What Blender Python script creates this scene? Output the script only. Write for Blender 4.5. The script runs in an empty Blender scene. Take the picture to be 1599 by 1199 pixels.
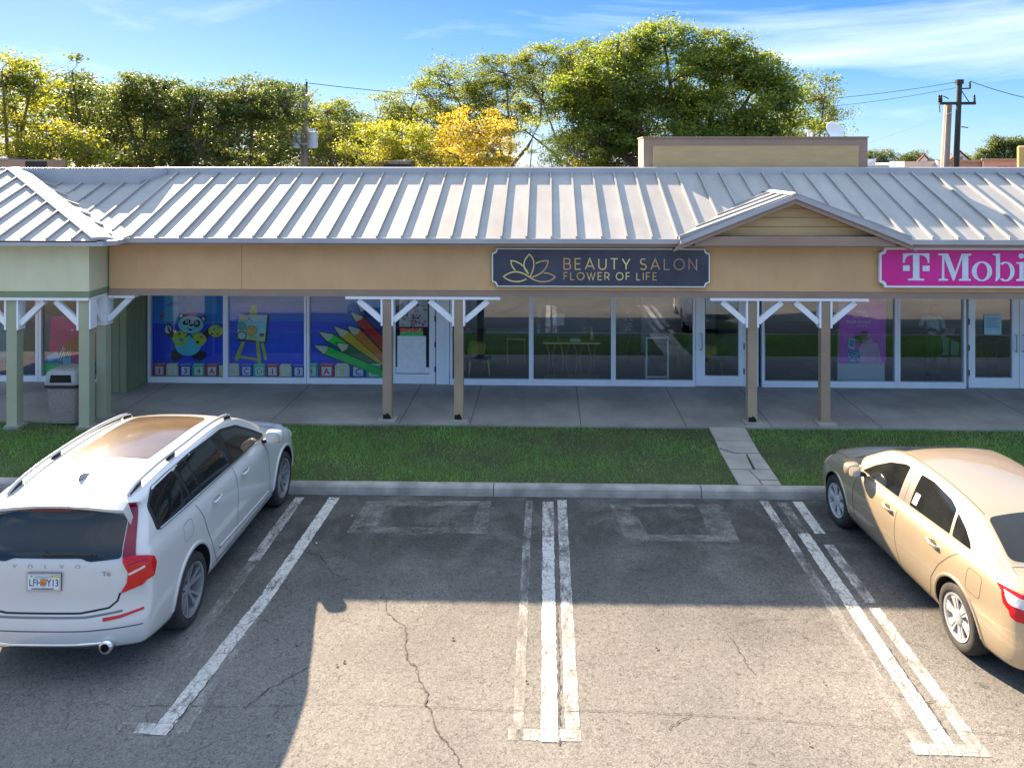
import bpy, bmesh, math, random
import numpy as np
from mathutils import Vector, Matrix, Euler
from mathutils.bvhtree import BVHTree
from mathutils.geometry import delaunay_2d_cdt
random.seed(7); RNG = np.random.default_rng(7)
SC = bpy.context.scene
COL = SC.collection
R = math.radians

# ------------------------------------------------------------------ camera, sky, sun, exposure
cam_data = bpy.data.cameras.new("camera")
cam = bpy.data.objects.new("camera", cam_data); COL.objects.link(cam); SC.camera = cam
cam.location = (0, 0, 4.9)
cam.rotation_euler = (R(90), 0, R(1.5))
cam_data.sensor_width = 36.0
cam_data.lens = 36.0 * 1240.0 / 1599.0
cam_data.shift_x = -(823.0 - 799.5) / 1599.0
cam_data.shift_y = -(599.5 - 255.0) / 1599.0
cam_data.clip_start = 0.1; cam_data.clip_end = 3000

SUN_TRAVEL = Vector((1.08, -1.53, -1.0)).normalized()
SUN_EL = math.asin(-SUN_TRAVEL.z)
SUN_ROT = math.atan2(-SUN_TRAVEL.x, -SUN_TRAVEL.y)
world = bpy.data.worlds.new("World"); SC.world = world; world.use_nodes = True
nt = world.node_tree; nt.nodes.clear()
def N(t, **k):
    n = nt.nodes.new(t)
    for a, b in k.items(): setattr(n, a, b)
    return n
w_out = N('ShaderNodeOutputWorld'); bg = N('ShaderNodeBackground')
sky = N('ShaderNodeTexSky', sky_type='NISHITA'); sky.sun_disc = False
sky.sun_elevation = SUN_EL; sky.sun_rotation = SUN_ROT
sky.air_density = 1.0; sky.dust_density = 0.25; sky.ozone_density = 2.2; sky.altitude = 0
hs = N('ShaderNodeHueSaturation'); hs.inputs['Saturation'].default_value = 1.18; hs.inputs['Value'].default_value = 1.0
tc = N('ShaderNodeTexCoord'); mp = N('ShaderNodeMapping'); mp.inputs['Scale'].default_value = (1.6, 2.6, 7.5)
mp.inputs['Rotation'].default_value = (0.10, 0.16, 0.3)
cn = N('ShaderNodeTexNoise'); cn.inputs['Scale'].default_value = 1.35; cn.inputs['Detail'].default_value = 9; cn.inputs['Roughness'].default_value = 0.56
cn.inputs['Distortion'].default_value = 0.6
cr = N('ShaderNodeValToRGB'); cr.color_ramp.elements[0].position = 0.52; cr.color_ramp.elements[1].position = 0.78
cr.color_ramp.elements[0].color = (0, 0, 0, 1); cr.color_ramp.elements[1].color = (0.8, 0.8, 0.8, 1)
mixc = N('ShaderNodeMix', data_type='RGBA'); mixc.inputs[7].default_value = (2.8, 3.15, 3.5, 1)
L_ = nt.links.new
L_(tc.outputs['Generated'], mp.inputs[0]); L_(mp.outputs[0], cn.inputs['Vector']); L_(cn.outputs[0], cr.inputs[0])
# a deep blue sky paling towards the horizon, with fill brightness added overhead, blended into the physical sky
sp_ = N('ShaderNodeSeparateXYZ'); gr = N('ShaderNodeValToRGB'); mg = N('ShaderNodeMix', data_type='RGBA'); mg.inputs[0].default_value = 0.87
L_(tc.outputs['Generated'], sp_.inputs[0]); L_(sp_.outputs[2], gr.inputs[0])
ge = gr.color_ramp.elements; ge[0].position = 0.0; ge[0].color = (0.66, 1.38, 2.35, 1); ge[1].position = 1.0; ge[1].color = (3.3, 3.6, 4.0, 1)
for p_, c_ in ((0.05, (0.30, 1.0, 2.2)), (0.11, (0.07, 0.64, 1.95)), (0.20, (0.012, 0.40, 1.65)), (0.38, (0.7, 1.4, 2.6))):
    q_ = ge.new(p_); q_.color = (*c_, 1)
L_(sky.outputs[0], hs.inputs['Color']); L_(hs.outputs[0], mg.inputs[6]); L_(gr.outputs[0], mg.inputs[7]); L_(mg.outputs[2], mixc.inputs[6]); L_(cr.outputs[0], mixc.inputs[0])
L_(mixc.outputs[2], bg.inputs[0]); bg.inputs[1].default_value = 0.085
L_(bg.outputs[0], w_out.inputs[0])

sun_data = bpy.data.lights.new("sun", 'SUN'); sun = bpy.data.objects.new("sun", sun_data); COL.objects.link(sun)
sun_data.energy = 4.3; sun_data.angle = R(0.53); sun_data.color = (1.0, 0.78, 0.55)
sun.rotation_euler = SUN_TRAVEL.to_track_quat('-Z', 'Y').to_euler()
sun.location = (-20, 30, 25)
SC.view_settings.view_transform = 'Standard'; SC.view_settings.look = 'None'
SC.view_settings.exposure = 2.5; SC.view_settings.gamma = 1.0; SC.view_settings.use_curve_mapping = False
SC.render.engine = 'CYCLES'
SC.cycles.max_bounces = 8; SC.cycles.transparent_max_bounces = 16; SC.cycles.use_denoising = True

# ------------------------------------------------------------------ materials
def new_mat(name):
    m = bpy.data.materials.new(name); m.use_nodes = True
    t = m.node_tree; t.nodes.clear()
    o = t.nodes.new('ShaderNodeOutputMaterial'); return m, t, o
def noise_mat(name, c1, c2, scale=4.0, rough=0.7, bump=0.0, bscale=None, metallic=0.0, detail=5, coords='Object',
              stretch=(1, 1, 1), p0=0.35, p1=0.65, spec=0.5, coat=0.0, vary=0.0, streak=0.0):
    m, t, o = new_mat(name); nn = t.nodes.new; ln = t.links.new
    b = nn('ShaderNodeBsdfPrincipled'); ln(b.outputs[0], o.inputs[0])
    b.inputs['Roughness'].default_value = rough; b.inputs['Metallic'].default_value = metallic
    b.inputs['Specular IOR Level'].default_value = spec
    b.inputs['Coat Weight'].default_value = coat; b.inputs['Coat Roughness'].default_value = 0.04
    tc = nn('ShaderNodeTexCoord'); mp = nn('ShaderNodeMapping'); mp.inputs['Scale'].default_value = stretch
    ln(tc.outputs[coords], mp.inputs[0])
    n = nn('ShaderNodeTexNoise'); n.inputs['Scale'].default_value = scale; n.inputs['Detail'].default_value = detail
    ln(mp.outputs[0], n.inputs['Vector'])
    r = nn('ShaderNodeValToRGB'); r.color_ramp.elements[0].position = p0; r.color_ramp.elements[1].position = p1
    r.color_ramp.elements[0].color = (*c1, 1); r.color_ramp.elements[1].color = (*c2, 1)
    ln(n.outputs[0], r.inputs[0]); ln(r.outputs[0], b.inputs['Base Color']); src = r.outputs[0]
    def mult(src, val):
        x = nn('ShaderNodeMix'); x.data_type = 'RGBA'; x.blend_type = 'MULTIPLY'; x.inputs[0].default_value = 1; ln(src, x.inputs[6]); ln(val, x.inputs[7]); ln(x.outputs[2], b.inputs['Base Color']); return x.outputs[2]
    if vary:
        oi = nn('ShaderNodeObjectInfo'); m_ = nn('ShaderNodeMapRange'); m_.inputs[3].default_value = 1 - vary; m_.inputs[4].default_value = 1 + vary * .4; ln(oi.outputs['Random'], m_.inputs[0]); src = mult(src, m_.outputs[0])
    if streak:
        mp2 = nn('ShaderNodeMapping'); mp2.inputs['Scale'].default_value = (2.2, 1.2, .8); ln(tc.outputs[coords], mp2.inputs[0])
        n3 = nn('ShaderNodeTexNoise'); n3.inputs['Scale'].default_value = 1.6; n3.inputs['Detail'].default_value = 7; n3.inputs['Roughness'].default_value = .65; ln(mp2.outputs[0], n3.inputs['Vector'])
        m_ = nn('ShaderNodeMapRange'); m_.inputs[1].default_value = .3; m_.inputs[2].default_value = .65; m_.inputs[3].default_value = 1 - streak; m_.inputs[4].default_value = 1.03; ln(n3.outputs[0], m_.inputs[0]); src = mult(src, m_.outputs[0])
    if bump:
        n2 = nn('ShaderNodeTexNoise'); n2.inputs['Scale'].default_value = bscale or scale * 8; n2.inputs['Detail'].default_value = 4
        ln(mp.outputs[0], n2.inputs['Vector'])
        bp = nn('ShaderNodeBump'); bp.inputs['Strength'].default_value = bump; bp.inputs['Distance'].default_value = 0.01
        ln(n2.outputs[0], bp.inputs['Height']); ln(bp.outputs[0], b.inputs['Normal'])
    return m
_flat = {}
def flat(c, rough=0.6, metallic=0.0, name=None):
    key = (tuple(round(x, 3) for x in c), rough, metallic)
    if key not in _flat:
        k = 0.9
        _flat[key] = noise_mat(name or 'plain_colour', tuple(x * k for x in c), c, 9.0, rough, metallic=metallic)
    return _flat[key]

M = {}
M['tan'] = noise_mat('tan_stucco', (0.64, 0.385, 0.185), (0.70, 0.43, 0.21), 1.3, 0.9, 0.35, 90, streak=.06)
M['brown'] = noise_mat('brown_trim_paint', (0.30, 0.205, 0.15), (0.34, 0.235, 0.17), 2.0, 0.75, 0.1, 60)
M['siding'] = noise_mat('gable_siding_paint', (0.46, 0.32, 0.16), (0.53, 0.37, 0.185), 2.0, 0.8, 0.15, 30, stretch=(1, 1, 6))
M['green_light'] = noise_mat('pale_green_stucco', (0.64, 0.61, 0.39), (0.70, 0.67, 0.44), 1.1, 0.9, 0.3, 90, streak=.04)
M['green_dark'] = noise_mat('sage_green_trim', (0.20, 0.24, 0.135), (0.235, 0.275, 0.155), 1.5, 0.8, 0.1, 60)
M['green_post'] = noise_mat('green_post_paint', (0.36, 0.38, 0.25), (0.50, 0.46, 0.31), 1.4, 0.8, 0.12, 40, stretch=(1, 1, .8), p0=.45, p1=.72)
M['post'] = noise_mat('tan_post_paint', (0.31, 0.215, 0.15), (0.42, 0.31, 0.20), 0.9, 0.75, 0.12, 40, p0=.4, p1=.7)
M['white_trim'] = noise_mat('white_trim_paint', (0.80, 0.80, 0.81), (0.86, 0.86, 0.87), 3.0, 0.5)
M['alu'] = noise_mat('white_storefront_metal', (0.80, 0.81, 0.84), (0.86, 0.87, 0.89), 2.0, 0.35)
M['roof'] = noise_mat('galvanised_roof_metal', (0.31, 0.308, 0.30), (0.365, 0.36, 0.35), 0.8, 0.65, 0.04, 6, metallic=0.0, stretch=(3, .4, 1), vary=.10, streak=.12)
M['roof_edge'] = noise_mat('roof_flashing_metal', (0.36, 0.37, 0.40), (0.42, 0.43, 0.45), 1.5, 0.45, metallic=0.3)
M['walk'] = noise_mat('walk_concrete', (0.22, 0.21, 0.195), (0.33, 0.315, 0.29), 0.9, 0.72, 0.15, 60, detail=10, vary=.0, streak=.15)
M['slab'] = noise_mat('path_concrete', (0.27, 0.26, 0.23), (0.36, 0.34, 0.30), 2.2, 0.9, 0.4, 50, detail=8)
M['kerb'] = noise_mat('kerb_concrete', (0.20, 0.195, 0.18), (0.36, 0.34, 0.31), 3.0, 0.9, 0.5, 45, detail=9)
M['soil'] = noise_mat('lawn_soil', (0.035, 0.045, 0.016), (0.055, 0.07, 0.022), 3.0, 0.95, 0.5, 40)
M['dark'] = flat((0.012, 0.012, 0.013), 0.6, name='dark_plastic')
M['black_hole'] = flat((0.006, 0.006, 0.006), 0.9, name='matt_black')
M['tyre'] = noise_mat('tyre_rubber', (0.018, 0.018, 0.018), (0.034, 0.032, 0.03), 14, 0.85, 0.2, 70)
M['alloy'] = noise_mat('alloy_metal', (0.24, 0.24, 0.25), (0.30, 0.30, 0.31), 4, 0.32, metallic=0.35)
M['hubcap'] = noise_mat('silver_hubcap_paint', (0.52, 0.52, 0.53), (0.60, 0.60, 0.61), 4, 0.32, metallic=0.5)
M['chrome'] = noise_mat('bright_chrome', (0.70, 0.70, 0.70), (0.78, 0.78, 0.78), 3, 0.12, metallic=1.0)
M['white_paint'] = noise_mat('white_car_paint', (0.50, 0.50, 0.49), (0.53, 0.53, 0.52), 1.2, 0.22, coat=1.0, spec=.5)
M['gold_paint'] = noise_mat('champagne_car_paint', (0.44, 0.355, 0.235), (0.48, 0.385, 0.255), 1.2, 0.30, metallic=0.5, coat=1.0)
M['trunkbark'] = noise_mat('tree_bark', (0.10, 0.075, 0.055), (0.20, 0.16, 0.12), 8, 0.95, 0.5, 30, stretch=(1, 1, .3))
M['pole_wood'] = noise_mat('utility_pole_wood', (0.16, 0.14, 0.12), (0.24, 0.21, 0.18), 5, 0.9, stretch=(1, 1, .15))
M['pole_dark'] = noise_mat('dark_creosoted_wood', (0.022, 0.028, 0.026), (0.045, 0.05, 0.045), 5, 0.9, stretch=(1, 1, .15))
M['pole_conc'] = noise_mat('pole_concrete', (0.34, 0.27, 0.21), (0.42, 0.34, 0.27), 3, 0.9, stretch=(1, 1, .3))
M['steel'] = noise_mat('grey_painted_steel', (0.42, 0.45, 0.48), (0.50, 0.53, 0.56), 3, 0.5)
M['porcelain'] = flat((0.55, 0.56, 0.58), 0.2, name='porcelain')
M['bin_body'] = noise_mat('pebble_bin_concrete', (0.19, 0.165, 0.145), (0.34, 0.29, 0.25), 60, 0.9, 0.5, 90)
M['bin_lid'] = noise_mat('grey_bin_plastic', (0.26, 0.27, 0.27), (0.33, 0.34, 0.34), 4, 0.55)
M['int_wall'] = noise_mat('interior_wall_paint', (0.30, 0.42, 0.44), (0.35, 0.48, 0.50), 1, 0.9)
M['int_light'] = noise_mat('interior_pale_wall_paint', (0.72, 0.76, 0.77), (0.78, 0.82, 0.82), 1, 0.9)
M['int_floor'] = noise_mat('interior_floor', (0.22, 0.17, 0.12), (0.28, 0.21, 0.15), 3, 0.5)
M['int_ceil'] = noise_mat('interior_ceiling', (0.70, 0.71, 0.71), (0.74, 0.75, 0.75), 1, 0.9)

def glass_mat(name, tint, refl=1.0, base=0.0, rough=0.0):
    m, t, o = new_mat(name); nn = t.nodes.new; ln = t.links.new
    tr = nn('ShaderNodeBsdfTransparent'); tr.inputs[0].default_value = (*tint, 1)
    gl = nn('ShaderNodeBsdfGlossy'); gl.inputs['Roughness'].default_value = rough
    fr = nn('ShaderNodeFresnel'); fr.inputs[0].default_value = 1.52
    ma = nn('ShaderNodeMath'); ma.operation = 'MULTIPLY_ADD'; ma.inputs[1].default_value = refl; ma.inputs[2].default_value = base
    ma.use_clamp = True
    mx = nn('ShaderNodeMixShader'); ln(fr.outputs[0], ma.inputs[0]); ln(ma.outputs[0], mx.inputs[0])
    ln(tr.outputs[0], mx.inputs[1]); ln(gl.outputs[0], mx.inputs[2]); ln(mx.outputs[0], o.inputs[0])
    return m
M['glass'] = glass_mat('storefront_glass', (0.94, 0.98, 0.99), 1.4, 0.10)
M['glass_clear'] = glass_mat('clear_storefront_glass', (0.96, 0.98, 0.99), 1.1, 0.02)
M['car_glass'] = noise_mat('tinted_car_glass', (0.008, 0.009, 0.009), (0.016, 0.018, 0.017), 3, 0.04, coat=.3, spec=.4)
M['sunroof'] = noise_mat('sunroof_glass', (0.10, 0.065, 0.035), (0.13, 0.085, 0.045), 3, 0.12, coat=.6)
def lamp_mat(name, c):
    return noise_mat(name, tuple(x * .8 for x in c), c, 25, 0.18, coat=.25, spec=.35)
M['red_lens'] = lamp_mat('red_lamp_lens', (0.55, 0.006, 0.008))
M['dark_red_lens'] = lamp_mat('dark_red_lens', (0.20, 0.004, 0.03))
M['clear_lens'] = lamp_mat('clear_lamp_lens', (0.62, 0.58, 0.55))
M['amber_lens'] = lamp_mat('headlamp_lens', (0.80, 0.52, 0.40))

def asphalt_mat():
    m, t, o = new_mat('worn_asphalt'); nn = t.nodes.new; ln = t.links.new
    b = nn('ShaderNodeBsdfPrincipled'); ln(b.outputs[0], o.inputs[0]); b.inputs['Roughness'].default_value = 0.9
    b.inputs['Specular IOR Level'].default_value = 0.25
    tc = nn('ShaderNodeTexCoord')
    def noise(sc, det=6, ro=.6, dist=0, st=None):
        n = nn('ShaderNodeTexNoise'); n.inputs['Scale'].default_value = sc; n.inputs['Detail'].default_value = det
        n.inputs['Roughness'].default_value = ro; n.inputs['Distortion'].default_value = dist
        if st:
            mp = nn('ShaderNodeMapping'); mp.inputs['Scale'].default_value = st; ln(tc.outputs['Object'], mp.inputs[0]); ln(mp.outputs[0], n.inputs['Vector'])
        else: ln(tc.outputs['Object'], n.inputs['Vector'])
        return n
    def ramp(src, stops):
        r = nn('ShaderNodeValToRGB'); e = r.color_ramp.elements
        while len(e) < len(stops): e.new(0.5)
        for k, (p, c) in enumerate(stops): e[k].position = p; e[k].color = (*c, 1) if not isinstance(c, float) else (c, c, c, 1)
        ln(src, r.inputs[0]); return r
    def mul(a, bb, f=1.0):
        x = nn('ShaderNodeMix'); x.data_type = 'RGBA'; x.blend_type = 'MULTIPLY'; x.inputs[0].default_value = f
        ln(a, x.inputs[6]); ln(bb, x.inputs[7]); return x.outputs[2]
    big = ramp(noise(0.45, 7, .62, .4).outputs[0], [(0.30, (0.122, 0.119, 0.112)), (0.55, (0.168, 0.162, 0.149)), (0.75, (0.212, 0.202, 0.182))])
    agg = ramp(noise(26, 3, .7, 1.4).outputs[0], [(0.34, .50), (0.46, .93), (0.60, 1.06), (0.72, 1.35)])
    vor = nn('ShaderNodeTexVoronoi'); vor.inputs['Scale'].default_value = 75; ln(tc.outputs['Object'], vor.inputs['Vector'])
    vr = ramp(vor.outputs['Color'], [(0.1, .72), (0.5, 1.0), (0.9, 1.28)])
    # darker ends of the bays beside the kerb: oily staining deepened to paint in shade
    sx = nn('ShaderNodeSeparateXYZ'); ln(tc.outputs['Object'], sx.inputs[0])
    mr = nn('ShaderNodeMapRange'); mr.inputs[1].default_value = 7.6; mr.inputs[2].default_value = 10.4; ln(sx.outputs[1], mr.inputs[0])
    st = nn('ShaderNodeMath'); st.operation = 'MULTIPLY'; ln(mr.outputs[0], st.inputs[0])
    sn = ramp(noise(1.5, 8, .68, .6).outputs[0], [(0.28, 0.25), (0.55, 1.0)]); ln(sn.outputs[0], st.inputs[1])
    stain_shade = ramp(st.outputs[0], [(0.0, 1.0), (1.0, .40)])
    c = mul(big.outputs[0], agg.outputs[0]); c = mul(c, vr.outputs[0], .7); c = mul(c, stain_shade.outputs[0])
    spots = ramp(noise(3.1, 4, .5).outputs[0], [(0.24, .62), (0.30, 1.0)]); c = mul(c, spots.outputs[0])
    ln(c, b.inputs['Base Color'])
    # fine crazing
    vc = nn('ShaderNodeTexVoronoi'); vc.feature = 'DISTANCE_TO_EDGE'; vc.inputs['Scale'].default_value = 3.3
    wn = noise(5, 5, .7); mxv = nn('ShaderNodeMix'); mxv.data_type = 'VECTOR'; mxv.inputs[0].default_value = 0.12
    ln(tc.outputs['Object'], mxv.inputs[4]); ln(wn.outputs[1], mxv.inputs[5]); ln(mxv.outputs[1], vc.inputs['Vector'])
    cr = ramp(vc.outputs['Distance'], [(0.0, .55), (0.013, 1.0)])
    gate = ramp(noise(.9, 3).outputs[0], [(0.45, 0.0), (0.55, 1.0)])
    mxx = nn('ShaderNodeMix'); mxx.data_type = 'RGBA'; mxx.blend_type = 'MULTIPLY'; ln(gate.outputs[0], mxx.inputs[0]); ln(c, mxx.inputs[6]); ln(cr.outputs[0], mxx.inputs[7])
    ln(mxx.outputs[2], b.inputs['Base Color'])
    bp = nn('ShaderNodeBump'); bp.inputs['Strength'].default_value = 0.55; bp.inputs['Distance'].default_value = 0.012
    ln(noise(34, 3, .7, 1.2).outputs[0], bp.inputs['Height']); ln(bp.outputs[0], b.inputs['Normal'])
    return m
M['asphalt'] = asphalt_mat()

def worn_paint(name, c, lo, hi, sc=7.0, st=(1, .35, 1)):
    """road paint that has flaked away where the noise falls below the threshold"""
    m, t, o = new_mat(name); nn = t.nodes.new; ln = t.links.new
    b = nn('ShaderNodeBsdfPrincipled'); b.inputs['Roughness'].default_value = 0.8
    tc = nn('ShaderNodeTexCoord'); mp = nn('ShaderNodeMapping'); mp.inputs['Scale'].default_value = st; ln(tc.outputs['Object'], mp.inputs[0])
    n = nn('ShaderNodeTexNoise'); n.inputs['Scale'].default_value = sc; n.inputs['Detail'].default_value = 10; n.inputs['Roughness'].default_value = .72; ln(mp.outputs[0], n.inputs['Vector'])
    r = nn('ShaderNodeValToRGB'); r.color_ramp.elements[0].position = lo; r.color_ramp.elements[1].position = hi; ln(n.outputs[0], r.inputs[0])
    n2 = nn('ShaderNodeTexNoise'); n2.inputs['Scale'].default_value = 30; n2.inputs['Detail'].default_value = 4; ln(tc.outputs['Object'], n2.inputs['Vector'])
    r2 = nn('ShaderNodeValToRGB'); r2.color_ramp.elements[0].position = .3; r2.color_ramp.elements[1].position = .6
    r2.color_ramp.elements[0].color = (*[x * .6 for x in c], 1); r2.color_ramp.elements[1].color = (*c, 1); ln(n2.outputs[0], r2.inputs[0]); ln(r2.outputs[0], b.inputs['Base Color'])
    tr = nn('ShaderNodeBsdfTransparent'); mx = nn('ShaderNodeMixShader')
    vo = nn('ShaderNodeTexVoronoi'); vo.feature = 'DISTANCE_TO_EDGE'; vo.inputs['Scale'].default_value = 5.5
    mv = nn('ShaderNodeMix'); mv.data_type = 'VECTOR'; mv.inputs[0].default_value = .10; ln(tc.outputs['Object'], mv.inputs[4]); ln(n.outputs[1], mv.inputs[5]); ln(mv.outputs[1], vo.inputs['Vector'])
    vr = nn('ShaderNodeValToRGB'); vr.color_ramp.elements[0].position = .004; vr.color_ramp.elements[1].position = .016; ln(vo.outputs['Distance'], vr.inputs[0])
    mm = nn('ShaderNodeMath'); mm.operation = 'MULTIPLY'; ln(r.outputs[0], mm.inputs[0]); ln(vr.outputs[0], mm.inputs[1])
    ln(mm.outputs[0], mx.inputs[0]); ln(tr.outputs[0], mx.inputs[1]); ln(b.outputs[0], mx.inputs[2]); ln(mx.outputs[0], o.inputs[0])
    return m
M['paint_new'] = worn_paint('bay_line_paint', (0.52, 0.51, 0.48), 0.33, 0.47)
M['paint_old'] = worn_paint('worn_bay_line_paint', (0.46, 0.44, 0.41), 0.34, 0.56)
M['paint_ghost'] = worn_paint('nearly_gone_line_paint', (0.36, 0.345, 0.32), 0.38, 0.68)
M['patch'] = worn_paint('pale_patch', (0.34, 0.33, 0.31), 0.40, 0.80, 3.0, (1, 1, 1))
M['crack'] = worn_paint('open_crack', (0.035, 0.03, 0.025), 0.36, 0.48, 16, (1, 1, 1))

def leaf_mat(name, cols, trans=0.5):
    m, t, o = new_mat(name); nn = t.nodes.new; ln = t.links.new
    g = nn('ShaderNodeNewGeometry'); r = nn('ShaderNodeValToRGB'); e = r.color_ramp.elements
    while len(e) < len(cols): e.new(.5)
    for k, c in enumerate(cols): e[k].position = k / (len(cols) - 1); e[k].color = (*c, 1)
    tc = nn('ShaderNodeTexCoord'); n = nn('ShaderNodeTexNoise'); n.inputs['Scale'].default_value = .9; n.inputs['Detail'].default_value = 3; ln(tc.outputs['Object'], n.inputs['Vector'])
    ad = nn('ShaderNodeMath'); ad.operation = 'MULTIPLY_ADD'; ad.inputs[1].default_value = .45; ln(g.outputs['Random Per Island'], ad.inputs[0])
    sb = nn('ShaderNodeMath'); sb.operation = 'MULTIPLY_ADD'; sb.inputs[1].default_value = 1.3; sb.inputs[2].default_value = -.42; ln(n.outputs[0], sb.inputs[0]); ln(sb.outputs[0], ad.inputs[2])
    ln(ad.outputs[0], r.inputs[0])
    d = nn('ShaderNodeBsdfPrincipled'); d.inputs['Roughness'].default_value = .5; d.inputs['Specular IOR Level'].default_value = .35; ln(r.outputs[0], d.inputs['Base Color'])
    tl = nn('ShaderNodeBsdfTranslucent')
    br = nn('ShaderNodeMix'); br.data_type = 'RGBA'; br.blend_type = 'MULTIPLY'; br.inputs[0].default_value = 1; br.inputs[7].default_value = (2.9, 2.8, 1.0, 1)
    ln(r.outputs[0], br.inputs[6]); ln(br.outputs[2], tl.inputs[0])
    mx = nn('ShaderNodeMixShader'); mx.inputs[0].default_value = trans; ln(d.outputs[0], mx.inputs[1]); ln(tl.outputs[0], mx.inputs[2]); ln(mx.outputs[0], o.inputs[0])
    return m

# ------------------------------------------------------------------ object helpers
def tag(o, label=None, cat=None, group=None, kind=None):
    if label: o['label'] = label
    if cat: o['category'] = cat
    if group: o['group'] = group
    if kind: o['kind'] = kind
    return o
def empty(name, loc=(0, 0, 0), rz=0.0, parent=None):
    o = bpy.data.objects.new(name, None); COL.objects.link(o); o.location = loc; o.rotation_euler = (0, 0, rz)
    o.empty_display_size = .2
    if parent: o.parent = parent
    return o
def mesh_obj(name, verts, faces, mats, parent=None, smooth=False, mi=None):
    me = bpy.data.meshes.new(name); me.from_pydata([tuple(v) for v in verts], [], faces)
    if not isinstance(mats, (list, tuple)): mats = [mats]
    for m in mats: me.materials.append(m)
    if mi is not None: me.polygons.foreach_set('material_index', mi)
    if smooth: me.polygons.foreach_set('use_smooth', [True] * len(me.polygons))
    me.update()
    o = bpy.data.objects.new(name, me); COL.objects.link(o)
    if parent: o.parent = parent
    return o
def smooth_by_angle(o, ang=35):
    o.data.polygons.foreach_set('use_smooth', [True] * len(o.data.polygons))
    bm = bmesh.new(); bm.from_mesh(o.data)
    for e in bm.edges:
        if len(e.link_faces) == 2 and e.calc_face_angle(0) > R(ang): e.smooth = False
    bm.to_mesh(o.data); bm.free()
def dup(o, parent=None, loc=None):
    c = o.copy(); COL.objects.link(c)
    if parent is not None: c.parent = parent
    if loc is not None: c.location = loc
    for ch in o.children: dup(ch, c)
    return c

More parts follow.
